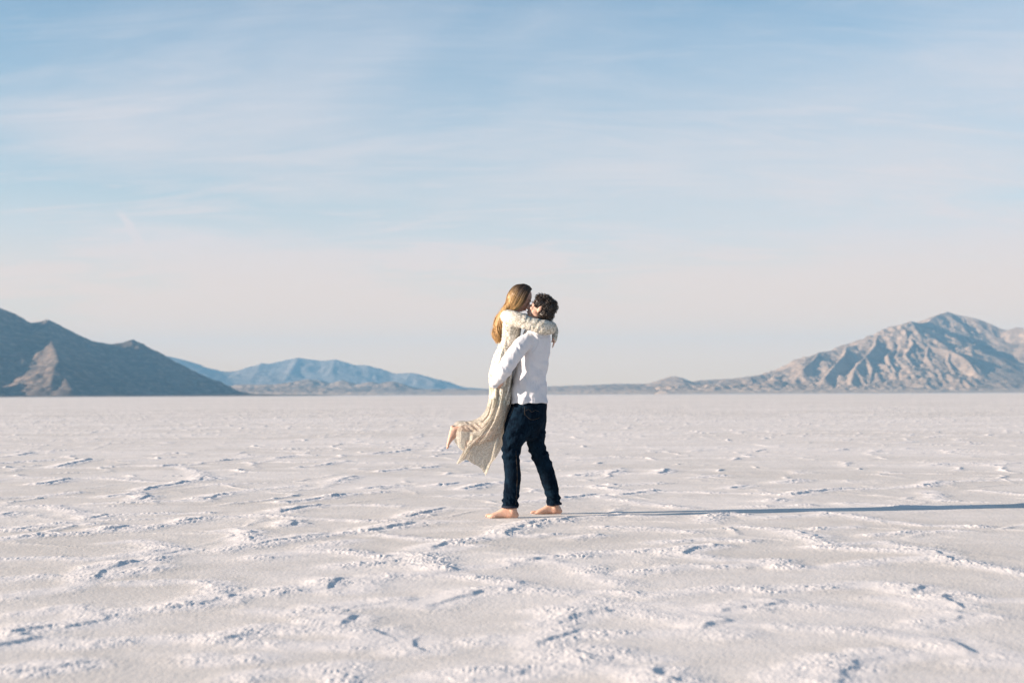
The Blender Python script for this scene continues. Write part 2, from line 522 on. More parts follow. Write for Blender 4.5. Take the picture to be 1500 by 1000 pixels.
def terrain(name, D0, ridges, x_px, depth, cell, mat, label, warp=60, rug=0.2, seed=0, gul=260.0, calm=None):
    """ridges: (slope, [(px, py, metres behind D0), ...]) measured off the photograph"""
    x0 = (x_px[0] - 750) / FPX * D0
    x1 = (x_px[1] - 750) / FPX * D0
    xs = np.arange(x0, x1, cell)
    ys = np.arange(D0 + depth[0], D0 + depth[1], cell)
    X, Y = np.meshgrid(xs, ys)
    X = X.astype(np.float32)
    Y = Y.astype(np.float32)
    h = np.full_like(X, -50.0)
    crest = np.full_like(X, 1e9)
    f = 1.0 / (gul * 2.2)
    wx = X + warp * fbm(X * f, Y * f, 4, 0.5, seed + 1)
    wy = Y + warp * fbm(X * f + 50, Y * f, 4, 0.5, seed + 2)
    for slope, nodes in ridges:
        pts = [at(px, py, D0 + d) for px, py, d in nodes]
        for a, b in zip(pts[:-1], pts[1:]):
            d, t, side = seg_dist(X, Y, (a.x, a.y), (b.x, b.y))
            k = np.clip(d / (warp * 2.0), 0, 1)
            d2, t2, s2 = seg_dist(X + (wx - X) * k, Y + (wy - Y) * k, (a.x, a.y), (b.x, b.y))
            zc = a.z + (b.z - a.z) * t2
            hh = zc - slope * d2 * (1 - 0.22 * np.clip(d2 * slope / np.maximum(zc, 1), 0, 1))
            crest = np.where(hh > h, d, crest)
            h = np.maximum(h, hh)
    g = fbm(X / gul, Y / gul, 5, 0.55, seed + 5, ridged=True)
    g2 = fbm(X / (gul * 0.33) + 4 + 0.5 * g, Y / (gul * 0.33), 4, 0.6, seed + 6, ridged=True)
    k = np.clip(crest / (warp * 1.6), 0.05, 1)
    hp = np.maximum(h, 0)
    if calm:
        pxx = X / Y * FPX + 750
        rug = rug * (1 - 0.75 * np.clip((pxx - calm[0]) / 25, 0, 1))
    h = h + rug * gul * 0.36 * (g - 0.25) * k * np.clip(hp / (gul * 0.3), 0, 1) + rug * gul * 0.20 * g2 * (0.25 + 0.75 * k) * np.clip(hp / (gul * 0.15), 0, 1)
    h = np.where(h < 6, 6 - (6 - h) * 0.12, h)
    h = np.maximum(h, -0.8)
    # the sheet ends under the salt on every side
    e = np.minimum(np.minimum(X - xs[0], xs[-1] - X), np.minimum((Y - ys[0]), ys[-1] - Y)) / (cell * 6)
    h = np.minimum(h, h * np.clip(e, 0, 1)) - 0.8 * (1 - np.clip(e, 0, 1))
    R, C = X.shape
    verts = np.stack([X, Y, h], -1).reshape(-1, 3)
    i = np.arange(R - 1)[:, None] * C + np.arange(C - 1)[None, :]
    faces = np.stack([i, i + 1, i + C + 1, i + C], -1).reshape(-1, 4)
    keep = (h.ravel()[faces] > -0.79).any(1)
    faces = faces[keep]
    used = np.unique(faces)
    remap = np.zeros(len(verts), dtype=np.int64)
    remap[used] = np.arange(len(used))
    me = new_mesh(name, verts[used], remap[faces], mat)
    link(name, me, kind='structure', label=label)


def build_mountains():
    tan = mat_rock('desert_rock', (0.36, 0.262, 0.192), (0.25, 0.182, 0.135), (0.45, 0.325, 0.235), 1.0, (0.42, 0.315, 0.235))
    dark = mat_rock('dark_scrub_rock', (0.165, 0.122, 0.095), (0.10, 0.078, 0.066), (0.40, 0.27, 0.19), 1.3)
    far = mat_rock('far_rock', (0.24, 0.20, 0.175), (0.21, 0.18, 0.16), (0.27, 0.22, 0.19), 0.5)
    # left mountain, shaded by itself and by an added unseen hill, but for one spur
    terrain('mountain', 6000, [
        (0.66, [(-260, 560, 150), (-200, 545, 300), (-150, 525, 450), (-105, 475, 600), (-60, 428, 760), (0, 451, 1020), (25, 461, 1110), (42, 473, 1170),
                (55, 472, 1210), (70, 468, 1270), (88, 476, 1320), (110, 488, 1370), (135, 499, 1430), (160, 504, 1480), (178, 502, 1520),
                (195, 497, 1560), (212, 506, 1620), (240, 521, 1720), (270, 536, 1820), (300, 551, 1940), (325, 563, 2030), (350, 573, 2120), (390, 580, 2250)]),
        (0.66, [(70, 468, 1270), (70, 486, 820), (78, 508, 430), (86, 528, 130), (94, 549, -80), (104, 570, -280)]),
        (0.9, [(70, 486, 820), (52, 484, 660), (36, 496, 560)]),
        (0.7, [(86, 528, 130), (80, 540, -60), (76, 560, -200)]),
        (0.5, [(-150, 540, -250), (-110, 528, -200), (-80, 550, -150)]),  # low hill out of view, added so its shadow covers the slope's foot
        (0.05, [(-300, 568, 500), (60, 573, 300), (300, 575, 620), (400, 578.8, 900)]),
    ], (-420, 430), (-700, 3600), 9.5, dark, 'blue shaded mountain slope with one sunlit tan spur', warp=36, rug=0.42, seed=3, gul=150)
    # right mountain, rugged, partly lit
    terrain('mountain', 9000, [
        (0.50, [(1060, 556, 500), (1100, 551, 520), (1130, 546, 600), (1160, 537, 650), (1180, 526, 700), (1200, 516, 800), (1222, 513, 850), (1240, 508, 900),
                (1262, 504, 1000), (1272, 497, 1000), (1285, 491, 1050), (1308, 492, 1100), (1320, 481, 1150), (1334, 470, 1200), (1346, 474, 1350),
                (1358, 472, 1500), (1370, 462, 1650), (1388, 457, 1780), (1410, 463, 1740), (1432, 467, 1670), (1450, 474, 1600), (1465, 481, 1540),
                (1478, 484, 1500), (1489, 479, 1470), (1500, 481, 1430), (1540, 472, 1350), (1620, 505, 1300), (1760, 568, 1300)]),
        (0.60, [(1334, 470, 1200), (1346, 488, 950), (1360, 505, 780), (1391, 513, 600), (1405, 519, 480), (1419, 530, 350), (1430, 545, 200), (1437, 560, 90), (1442, 575, 0)]),
        (0.85, [(1358, 472, 1500), (1370, 480, 1400), (1384, 492, 1290)]),
        (0.9, [(1410, 463, 1740), (1413, 474, 1600), (1420, 486, 1480)]),
        (0.9, [(1432, 467, 1670), (1440, 480, 1520)]),
        (0.9, [(1450, 474, 1600), (1453, 484, 1490), (1460, 496, 1380)]),
        (0.9, [(1489, 479, 1470), (1490, 490, 1360), (1494, 500, 1280)]),
        (1.0, [(1285, 491, 1050), (1282, 506, 800), (1268, 521, 560)]), (0.9, [(1268, 521, 560), (1278, 540, 330), (1270, 572, 30)]), (0.9, [(1268, 521, 560), (1252, 538, 340), (1246, 560, 120)]),
        (1.0, [(1308, 492, 1100), (1313, 510, 820), (1300, 519, 640), (1304, 532, 440), (1318, 552, 200), (1314, 575, 20)]),
        (1.0, [(1334, 470, 1200), (1331, 490, 960), (1338, 503, 780), (1326, 518, 600), (1337, 535, 400), (1334, 556, 160), (1350, 574, 10)]),
        (0.95, [(1360, 505, 780), (1357, 520, 580), (1372, 545, 280), (1368, 573, 20)]),
        (0.95, [(1391, 513, 600), (1388, 528, 440), (1400, 548, 220), (1398, 574, 10)]),
        (1.1, [(1240, 508, 900), (1237, 519, 680), (1222, 534, 460)]), (1.1, [(1222, 534, 460), (1208, 552, 240)]),
        (1.1, [(1200, 516, 800), (1192, 526, 640), (1176, 540, 430)]),
        (0.5, [(1455, 572, 100), (1470, 560, 220), (1480, 572, 300)]),
        (0.5, [(1440, 570, 40), (1452, 558, 120), (1462, 556, 200)]),
        (0.09, [(1000, 566, 400), (1120, 563, 350), (1250, 562, 300), (1400, 566, 200), (1600, 566, 200)]),
        (0.35, [(1130, 560, 200), (1139, 557, 220), (1150, 566, 230), (1170, 568, 240)]),
    ], (960, 1800), (-500, 3600), 9.0, tan, 'rugged grey and tan rocky mountain split by a blue shadow', warp=110, rug=0.55, seed=21, gul=170, calm=(1425, 1))
    # low foothills between
    terrain('foothills', 9600, [
        (0.06, [(640, 575, 300), (700, 572, 500), (800, 566, 600), (860, 564.5, 600), (910, 562.5, 600), (1000, 563, 600), (1060, 560, 600), (1150, 560, 600)]),
        (0.40, [(930, 563, 500), (955, 561, 480), (970, 555, 450), (982, 551, 430), (990, 551, 420), (1000, 557, 400), (1015, 561, 380), (1030, 562, 360)]),
        (0.30, [(1010, 560, 560), (1025, 557, 560), (1050, 555.5, 560), (1090, 554, 560)]),
        (0.40, [(1018, 570, 60), (1028, 567, 80), (1048, 564, 120), (1056, 568, 130)]),
        (0.40, [(1065, 570, 60), (1078, 566, 90), (1095, 566, 120), (1106, 571, 150)]),
        (0.30, [(920, 570, 60), (924, 568, 80), (928, 571, 90)]),
    ], (610, 1190), (-500, 1900), 10.0, tan, 'low tan foothills with a small rocky knoll', warp=35, rug=0.22, seed=31, gul=120)
    terrain('foothills', 10500, [
        (0.07, [(300, 574, 300), (380, 567, 500), (440, 564, 520), (520, 566, 500), (620, 570, 400), (740, 570, 400), (800, 573, 300)]),
        (0.30, [(330, 566, 700), (350, 563, 700), (400, 563, 620), (430, 559, 600), (452, 555, 600), (466, 557, 580), (476, 562, 560)]),
        (0.35, [(480, 562, 560), (492, 559, 560), (502, 556, 560), (512, 561, 540), (525, 562, 520)]),
        (0.40, [(528, 562, 480), (538, 559.5, 460), (546, 559, 450), (556, 562, 440), (568, 558.5, 430), (577, 558, 400), (590, 562, 360), (604, 569, 300), (616, 573, 250)]),
    ], (270, 840), (-500, 1900), 11.0, tan, 'low tan foothills under the far blue range', warp=40, rug=0.30, seed=41, gul=130)
    # far blue range
    terrain('mountain', 15000, [
        (0.38, [(120, 535, 910), (200, 524, 910), (245, 521, 910), (262, 525, 910), (280, 532, 845), (300, 538, 845), (330, 544, 780), (352, 543, 845), (372, 537, 910),
                (385, 531.5, 975), (394, 533, 975), (415, 528, 1105), (438, 523.5, 1170), (455, 526, 1170), (470, 528, 1170), (490, 526.5, 1170), (502, 531, 1170),
                (512, 535, 1105), (530, 534, 1105), (548, 539, 1040), (562, 544, 975), (580, 547, 910), (606, 546, 845), (622, 551, 780), (645, 558, 715), (670, 566, 585), (720, 570, 585), (790, 573, 520)]),
        (0.4, [(438, 523, 1170), (425, 545, 585), (410, 565, 130)]), (0.4, [(490, 526, 1170), (485, 545, 650), (500, 568, 130)]),
        (0.4, [(385, 531, 975), (370, 550, 520), (360, 568, 130)]), (0.4, [(300, 538, 845), (310, 555, 455), (330, 570, 130)]),
        (0.4, [(548, 539, 1040), (550, 555, 585), (570, 570, 130)]),
    ], (60, 860), (-600, 2950), 22.0, far, 'pale blue far mountain range', warp=110, rug=0.16, seed=51, gul=360)


def build_haze():
    s = 19400.0
    x0, x1, y0, y1, z0, z1 = -s, s, -s, s, -1.9, 760.0
    # the sheet of salt runs on past the box edges only below; the box stands inside it
    v = [(x0, y0, z0), (x1, y0, z0), (x1, y1, z0), (x0, y1, z0), (x0, y0, z1), (x1, y0, z1), (x1, y1, z1), (x0, y1, z1)]
    f = [(0, 3, 2, 1), (4, 5, 6, 7), (0, 1, 5, 4), (1, 2, 6, 5), (2, 3, 7, 6), (3, 0, 4, 7)]
    m = bpy.data.materials.new('haze_air')
    m.use_nodes = True
    n = NT(m.node_tree)
    vol = n.n('ShaderNodeVolumePrincipled')
    vol.inputs['Color'].default_value = (0.28, 0.62, 0.95, 1)
    vol.inputs['Density'].default_value = HAZE
    vol.inputs['Anisotropy'].default_value = 0.0
    o = n.n('ShaderNodeOutputMaterial')
    n.l(vol.outputs[0], o.inputs['Volume'])
    me = new_mesh('haze', v, f, m, smooth=False)
    link('haze', me, kind='stuff', label='thin pale haze over the whole flat')


HAZE = 4.7e-5
FOOT_A = (-0.08, 11.60)
FOOT_B = (0.30, 11.95)
build_salt()
build_mountains()
build_haze()

# ------------------------------------------------------------------ the couple
D0 = 11.75
PXM = D0 / FPX * 1.0022         # metres per photograph pixel where they stand
rng = np.random.default_rng(7)


def F(px, py, d=0.0):
    return np.array(at(px, py, D0 + d))


def G(px, z, d):
    """a point at height z in the plane d, under the photograph's column px"""
    p = at(px, 700, D0 + d)
    return np.array((p.x, D0 + d, z))


def catmull(P, n):
    P = np.asarray(P, dtype=float)
    Q = np.vstack([2 * P[0] - P[1], P, 2 * P[-1] - P[-2]])
    out = []
    m = len(P) - 1
    ts = np.linspace(0, m, n)
    for t in ts:
        i = min(int(t), m - 1)
        u = t - i
        a, b, c, d = Q[i], Q[i + 1], Q[i + 2], Q[i + 3]
        out.append(0.5 * ((2 * b) + (-a + c) * u + (2 * a - 5 * b + 4 * c - d) * u * u + (-a + 3 * b - 3 * c + d) * u ** 3))
    return np.array(out)


class Blob:
    """closed pieces gathered to be grown together into one skin"""
    def __init__(self):
        self.v, self.f, self.n = [], [], 0

    def tube(self, C, RX, RY, n=24, seg=20, side=None, power=2.0, cap=True):
        """C: centres (m), RX radius across the view, RY radius in depth, smooth and closed"""
        A = np.hstack([np.asarray(C, float), np.asarray(RX, float)[:, None], np.asarray(RY, float)[:, None]])
        A = catmull(A, n)
        C, RX, RY = A[:, :3], np.maximum(A[:, 3], 0.001), np.maximum(A[:, 4], 0.001)
        T = np.gradient(C, axis=0)
        T /= np.linalg.norm(T, axis=1)[:, None] + 1e-12
        Y = np.array((0, 1, 0.0)) if side is None else np.asarray(side, float)
        rings = []
        for c, rx, ry, t in zip(C, RX, RY, T):
            u = np.cross(t, Y)
            if np.linalg.norm(u) < 0.15:
                u = np.cross(t, np.array((0.3, 0.1, 1.0)))
            u /= np.linalg.norm(u)
            v = np.cross(u, t)
            a = np.linspace(0, 2 * np.pi, seg, endpoint=False)
            ca, sa = np.cos(a), np.sin(a)
            if power != 2.0:
                ca = np.sign(ca) * np.abs(ca) ** (2 / power)
                sa = np.sign(sa) * np.abs(sa) ** (2 / power)
            rings.append(c + rx * ca[:, None] * u + ry * sa[:, None] * v)
        if cap:     # rounded ends
            def dome(c, ring, t, r):
                o = []
                for q in (0.55, 0.85):
                    o.append(c + (ring - c) * math.sqrt(1 - q * q) + t * r * q)
                return o
            d0 = dome(C[0], rings[0], -T[0], min(RX[0], RY[0]))
            d1 = dome(C[-1], rings[-1], T[-1], min(RX[-1], RY[-1]))
            rings = d0[::-1] + rings + d1
            e0 = C[0] - T[0] * min(RX[0], RY[0])
            e1 = C[-1] + T[-1] * min(RX[-1], RY[-1])
        else:
            e0, e1 = C[0], C[-1]
        V = np.vstack(rings + [e0[None], e1[None]])
        R = len(rings)
        b = self.n
        for r in range(R - 1):
            for s in range(seg):
                s2 = (s + 1) % seg
                self.f.append((b + r * seg + s, b + r * seg + s2, b + (r + 1) * seg + s2, b + (r + 1) * seg + s))
        for s in range(seg):
            s2 = (s + 1) % seg
            self.f.append((b + R * seg, b + s2, b + s))
            self.f.append((b + R * seg + 1, b + (R - 1) * seg + s, b + (R - 1) * seg + s2))
        self.v.append(V)
        self.n += len(V)

    def px(self, secs, n=24, seg=20, **kw):
        """secs: (px, py, d metres, half width px, half depth metres)"""
        C = [F(s[0], s[1], s[2]) for s in secs]
        self.tube(C, [s[3] * PXM for s in secs], [s[4] for s in secs], n, seg, **kw)

    def ball(self, c, r, axes=None, n=14, seg=18):
        c = np.asarray(c, float)
        A = np.eye(3) if axes is None else np.asarray(axes, float)
        V = []
        for i in range(1, n):
            th = math.pi * i / n
            for s in range(seg):
                ph = 2 * math.pi * s / seg
                q = np.array((r[0] * math.sin(th) * math.cos(ph), r[1] * math.sin(th) * math.sin(ph), r[2] * math.cos(th)))
                V.append(c + q @ A)
        V.append(c + np.array((0, 0, r[2])) @ A)
        V.append(c - np.array((0, 0, r[2])) @ A)
        b = self.n
        for i in range(n - 2):
            for s in range(seg):
                s2 = (s + 1) % seg
                self.f.append((b + i * seg + s, b + (i + 1) * seg + s, b + (i + 1) * seg + s2, b + i * seg + s2))
        for s in range(seg):
            s2 = (s + 1) % seg
            self.f.append((b + (n - 1) * seg, b + s, b + s2))
            self.f.append((b + (n - 1) * seg + 1, b + (n - 2) * seg + s2, b + (n - 2) * seg + s))
        self.v.append(np.array(V))
        self.n += len(V)

    def skin(self, name, mat, voxel=0.005, smooth=3, parent=None, move=None, **props):
        me = bpy.data.meshes.new(name + '_raw')
        me.from_pydata(np.vstack(self.v).tolist(), [], self.f)
        o = bpy.data.objects.new(name + '_raw', me)
        sc.collection.objects.link(o)
        md = o.modifiers.new('r', 'REMESH')
        md.mode = 'VOXEL'
        md.voxel_size = voxel
        md.use_smooth_shade = True
        if smooth:
            ms = o.modifiers.new('s', 'SMOOTH')
            ms.factor = 0.5
            ms.iterations = smooth
        dg = bpy.context.evaluated_depsgraph_get()
        dg.update()
        out = bpy.data.meshes.new_from_object(o.evaluated_get(dg))
        bpy.data.objects.remove(o)
        bpy.data.meshes.remove(me)
        out.name = name
        if move is not None:
            out.update()
            N = np.empty(len(out.vertices) * 3, dtype=np.float32)
            out.vertices.foreach_get('normal', N)
            V = np.empty(len(out.vertices) * 3, dtype=np.float32)
            out.vertices.foreach_get('co', V)
            V = V.reshape(-1, 3).astype(float)
            N = N.reshape(-1, 3).astype(float)
            V = V + N * move(V, N)[:, None]
            out.vertices.foreach_set('co', V.astype(np.float32).ravel())
            out.update()
        out.materials.clear()
        out.materials.append(mat)
        out.polygons.foreach_set('use_smooth', np.ones(len(out.polygons), dtype=bool))
        ob = link(name, out, parent, **props)
        return ob


def pxy(V):
    """back to photograph columns and rows (roughly), for placing folds on a garment"""
    X = V[:, 0] / V[:, 1] * FPX
    Z = (V[:, 2] - CAM_H) / V[:, 1] * FPX
    return 750 + X, 578 - Z


def simple_mat(name, col, rough=0.6, spec=0.4, bump=None, sss=0.0, build=None):
    m = bpy.data.materials.new(name)
    m.use_nodes = True
    n = NT(m.node_tree)
    geo = n.n('ShaderNodeNewGeometry')
    p = geo.outputs['Position']
    bs = n.n('ShaderNodeBsdfPrincipled')
    bs.inputs['Base Color'].default_value = (*col, 1)
    bs.inputs['Roughness'].default_value = rough
    bs.inputs['Specular IOR Level'].default_value = spec
    if sss:
        bs.inputs['Subsurface Weight'].default_value = sss
        bs.inputs['Subsurface Radius'].default_value = (0.012, 0.004, 0.002)
    o = n.n('ShaderNodeOutputMaterial')
    n.l(bs.outputs[0], o.inputs[0])
    if build:
        build(n, p, bs)
    if bump:
        g = n.noise(p, bump[0], 4, 0.6)
        b = n.n('ShaderNodeBump')
        b.inputs['Strength'].default_value = 0.6
        b.inputs['Distance'].default_value = bump[1]
        n.l(g, b.inputs['Height'])
        n.l(b.outputs[0], bs.inputs['Normal'])
    return m


def b_skin(n, p, bs):
    a = n.noise(p, 14, 4, 0.6)
    b = n.noise(p, 60, 3, 0.6)
    c = n.mix(n.ramp(a, 0.35, 0.65), (0.58, 0.37, 0.28), (0.53, 0.31, 0.225))
    c = n.mix(n.m('MULTIPLY', n.ramp(b, 0.45, 0.7), 0.35), c, (0.60, 0.41, 0.32))
    n.l(c, bs.inputs['Base Color'])


def b_shirt(n, p, bs):
    a = n.noise(p, 6, 3, 0.5)
    c = n.mix(a, (0.60, 0.605, 0.635), (0.66, 0.66, 0.685))
    n.l(c, bs.inputs['Base Color'])


def b_denim(n, p, bs):
    a = n.noise(p, 9, 5, 0.65)
    b = n.noise(n.mapping(p, (90, 90, 25)), 1.0, 3, 0.6)
    c = n.mix(n.ramp(a, 0.40, 0.72), (0.0022, 0.0055, 0.012), (0.0055, 0.016, 0.030))
    c = n.mix(n.m('MULTIPLY', n.ramp(b, 0.45, 0.75), 0.5), c, (0.011, 0.028, 0.046))
    n.l(c, bs.inputs['Base Color'])


def b_lace(n, p, bs):
    """cream lace printed with small olive, brown and blue sprigs"""
    v = n.n('ShaderNodeTexVoronoi')
    v.feature = 'DISTANCE_TO_EDGE'
    w_ = n.noise(p, 30, 3, 0.5)
    wv = n.n('ShaderNodeVectorMath', operation='MULTIPLY_ADD')
    n.l(p, wv.inputs[0])
    wv.inputs[1].default_value = (1, 1, 1)
    nv = n.t.nodes.new('ShaderNodeTexNoise')
    n.l(p, nv.inputs['Vector'])
    nv.inputs['Scale'].default_value = 34
    nv.inputs['Detail'].default_value = 3
    sc_ = n.n('ShaderNodeVectorMath', operation='SCALE')
    n.l(nv.outputs['Color'], sc_.inputs[0])
    sc_.inputs[3].default_value = 0.045
    n.l(sc_.outputs[0], wv.inputs[2])
    n.l(wv.outputs[0], v.inputs['Vector'])
    v.inputs['Scale'].default_value = 42
    lines = n.ramp(v.outputs['Distance'], 0.13, 0.02)
    big = n.noise(p, 9.5, 3, 0.6)
    spr = n.noise(p, 75, 3, 0.6)
    base = n.mix(n.ramp(n.noise(p, 40, 3, 0.6), 0.4, 0.65), (0.72, 0.68, 0.60), (0.64, 0.60, 0.52))
    c = n.mix(n.m('MULTIPLY', lines, 0.68), base, (0.25, 0.22, 0.15))
    c = n.mix(n.m('MULTIPLY', n.ramp(spr, 0.52, 0.62), n.ramp(big, 0.40, 0.58)), c, (0.21, 0.20, 0.15))
    teal = n.m('MULTIPLY', n.ramp(n.noise(n.mapping(p, (1, 1, 1), (5, 3, 1)), 7.0, 2, 0.5), 0.56, 0.68), n.ramp(spr, 0.60, 0.45))
    c = n.mix(n.m('MULTIPLY', teal, 0.65), c, (0.16, 0.24, 0.25))
    n.l(c, bs.inputs['Base Color'])
    b = n.n('ShaderNodeBump')
    b.inputs['Strength'].default_value = 0.3
    b.inputs['Distance'].default_value = 0.0015
    n.l(v.outputs['Distance'], b.inputs['Height'])
    n.l(b.outputs[0], bs.inputs['Normal'])
    return v, lines


def mat_skirt():
    """the same lace, unlined: thin enough to let light and a little of the ground through"""
    m = simple_mat('sheer_lace', (0.6, 0.5, 0.4), 0.9, 0.1, build=b_lace)
    t = m.node_tree
    n = NT.__new__(NT)
    n.t = t
    bs = [q for q in t.nodes if q.type == 'BSDF_PRINCIPLED'][0]
    out = [q for q in t.nodes if q.type == 'OUTPUT_MATERIAL'][0]
    geo = n.n('ShaderNodeNewGeometry')
    p = geo.outputs['Position']
    tr = n.n('ShaderNodeBsdfTranslucent')
    tr.inputs[0].default_value = (0.66, 0.62, 0.54, 1)
    mx = n.n('ShaderNodeMixShader')
    mx.inputs[0].default_value = 0.42
    n.l(bs.outputs[0], mx.inputs[1])
    n.l(tr.outputs[0], mx.inputs[2])
    tp = n.n('ShaderNodeBsdfTransparent')
    holes = n.ramp(n.noise(p, 300, 2, 0.6), 0.46, 0.56)
    sheer = n.ramp(n.noise(p, 6.0, 2, 0.5), 0.35, 0.6, 0.55, 0.95)
    at_ = n.n('ShaderNodeAttribute', attribute_name='hem')
    k = n.m('MULTIPLY', n.m('MULTIPLY', holes, sheer), at_.outputs['Fac'])
    m2 = n.n('ShaderNodeMixShader')
    n.l(k, m2.inputs[0])
    n.l(mx.outputs[0], m2.inputs[1])
    n.l(tp.outputs[0], m2.inputs[2])
    n.l(m2.outputs[0], out.inputs[0])
    return m


SKIN = simple_mat('skin', (0.5, 0.3, 0.2), 0.55, 0.35, (90, 0.001), 0.12, b_skin)
SHIRT = simple_mat('white_cotton', (0.8, 0.8, 0.8), 0.85, 0.15, (300, 0.0006), 0, b_shirt)
DENIM = simple_mat('dark_denim', (0.01, 0.02, 0.05), 0.95, 0.04, (500, 0.0008), 0, b_denim)
LACE = simple_mat('lace', (0.6, 0.5, 0.4), 0.9, 0.1, build=b_lace)
SHEER = mat_skirt()
THREAD = simple_mat('tan_thread', (0.075, 0.055, 0.035), 0.8)
CUFFM = simple_mat('hem_denim', (0.007, 0.014, 0.030), 0.9)


def hair_mat(name, dark, light, rough):
    def b(n, p, bs):
        a = n.n('ShaderNodeAttribute', attribute_name='tone')
        g = n.noise(n.mapping(p, (160, 160, 30)), 1.0, 3, 0.6)
        c = n.mix(a.outputs['Fac'], dark, light)
        c = n.mix(n.m('MULTIPLY', n.ramp(g, 0.45, 0.7), 0.4), c, tuple(x * 0.45 for x in dark))
        n.l(c, bs.inputs['Base Color'])
    return simple_mat(name, dark, rough, 0.5, None, 0, b)


HAIR_W = hair_mat('blonde_hair', (0.030, 0.018, 0.011), (0.50, 0.30, 0.115), 0.55)
HAIR_M = hair_mat('dark_curls', (0.010, 0.0065, 0.005), (0.045, 0.028, 0.018), 0.36)


def strands(name, paths, radii, tones, mat, parent, seg=5, **props):
    V, Fc, T = [], [], []
    b = 0
    for P, R, tn in zip(paths, radii, tones):
        P = np.asarray(P)
        tg = np.gradient(P, axis=0)
        tg /= np.linalg.norm(tg, axis=1)[:, None] + 1e-12
        ref = np.array((0.13, 1.0, 0.21))
        u = np.cross(tg, ref)
        u /= np.linalg.norm(u, axis=1)[:, None] + 1e-9
        v = np.cross(tg, u)
        a = np.linspace(0, 2 * np.pi, seg, endpoint=False)
        ring = P[:, None] + R[:, None, None] * (np.cos(a)[None, :, None] * u[:, None] + np.sin(a)[None, :, None] * v[:, None])
        n = len(P)
        V.append(ring.reshape(-1, 3))
        T.append(np.repeat(tn, seg))
        i = np.arange(n - 1)[:, None] * seg
        s = np.arange(seg)[None, :]
        s2 = (s + 1) % seg
        q = np.stack([i + s, i + s2, i + seg + s2, i + seg + s], -1).reshape(-1, 4) + b
        Fc.append(q)
        b += n * seg
    me = new_mesh(name, np.vstack(V), np.vstack(Fc), mat)
    attr(me, 'tone', np.concatenate(T))
    return link(name, me, parent, **props)


def frame(fwd, up):
    f = np.asarray(fwd, float)
    f /= np.linalg.norm(f)
    u = np.asarray(up, float)
    u = u - f * np.dot(u, f)
    u /= np.linalg.norm(u)
    return f, u, np.cross(f, u)


def add_foot(B, heel, fwd, up, L=0.262, big=1):
    """heel: the sole's rear end; big = +1/-1 the side the big toe is on"""
    f, u, s = frame(fwd, up)
    s = s * big
    heel = np.asarray(heel, float)
    k = L / 0.262
    secs = [  # along, side shift, half width, height
        (0.012, 0.000, 0.020, 0.045), (0.030, 0.0, 0.030, 0.072), (0.055, 0.0, 0.033, 0.090), (0.085, 0.0, 0.032, 0.096),
        (0.115, 0.002, 0.034, 0.080), (0.145, 0.004, 0.039, 0.062), (0.175, 0.005, 0.045, 0.048), (0.200, 0.004, 0.047, 0.038), (0.218, 0.002, 0.042, 0.028)]
    C = [heel + k * (f * a + s * b + u * (h * 0.5)) for a, b, wd, h in secs]
    B.tube(C, [k * h * 0.5 for a, b, wd, h in secs], [k * wd for a, b, wd, h in secs], 26, 22, side=s, power=2.5)
    toes = [(0.032, 0.052, 0.0125), (0.011, 0.048, 0.0088), (-0.005, 0.043, 0.0083), (-0.020, 0.037, 0.0078), (-0.034, 0.030, 0.0078)]
    for i, (o, ln, r) in enumerate(toes):
        st = 0.205 - 0.006 * i - (0.004 if i else 0)
        a = heel + k * (f * st + s * o + u * (r * 1.45))
        m_ = a + k * (f * ln * 0.55 + u * 0.003)
        e = a + k * (f * ln * 0.95 - u * 0.003)
        B.tube([a, m_, e], [k * r, k * r * 1.0, k * r * 0.92], [k * r * 1.05, k * r, k * r * 0.95], 9, 12, side=s)


def add_hand(B, wrist, fwd, back, thumb, curl=(0.35, 0.5, 0.4), L=0.185, spread=0.03):
    """wrist point, direction of the fingers, direction of the back of the hand, thumb=+1/-1 side"""
    f, n, s = frame(fwd, back)
    s = s * thumb
    wrist = np.asarray(wrist, float)
    k = L / 0.185
    C = [wrist + k * f * a for a in (0.0, 0.03, 0.06, 0.088)]
    B.tube(C, [k * q for q in (0.015, 0.014, 0.0135, 0.011)], [k * q for q in (0.026, 0.036, 0.041, 0.039)], 12, 18, side=s, power=2.4)
    fing = [(0.029, 0.070, 0.0088), (0.0098, 0.078, 0.0092), (-0.0098, 0.073, 0.0088), (-0.0285, 0.058, 0.0078)]
    for i, (o, ln, r) in enumerate(fing):
        p = wrist + k * (f * (0.080 - 0.004 * abs(i - 1)) + s * o)
        pts = [p]
        ang = 0.0
        for j, (sh, cu) in enumerate(zip((0.46, 0.30, 0.24), curl)):
            ang += cu
            dr = f * math.cos(ang) - n * math.sin(ang) + s * (o * spread / 0.03)
            p = p + k * ln * sh * dr
            pts.append(p)
        B.tube(pts, [k * r, k * r, k * r * 0.92, k * r * 0.8], [k * r, k * r, k * r * 0.92, k * r * 0.8], 14, 12, side=s)
    p0 = wrist + k * (f * 0.022 + s * 0.024 - n * 0.004)
    p1 = p0 + k * (f * 0.028 + s * 0.026 - n * 0.012)
    p2 = p1 + k * (f * 0.030 + s * 0.012 - n * 0.008)
    p3 = p2 + k * (f * 0.024 + s * 0.002 - n * 0.004)
    B.tube([p0, p1, p2, p3], [k * q for q in (0.014, 0.012, 0.010, 0.008)], [k * q for q in (0.014, 0.012, 0.010, 0.008)], 14, 12, side=n)


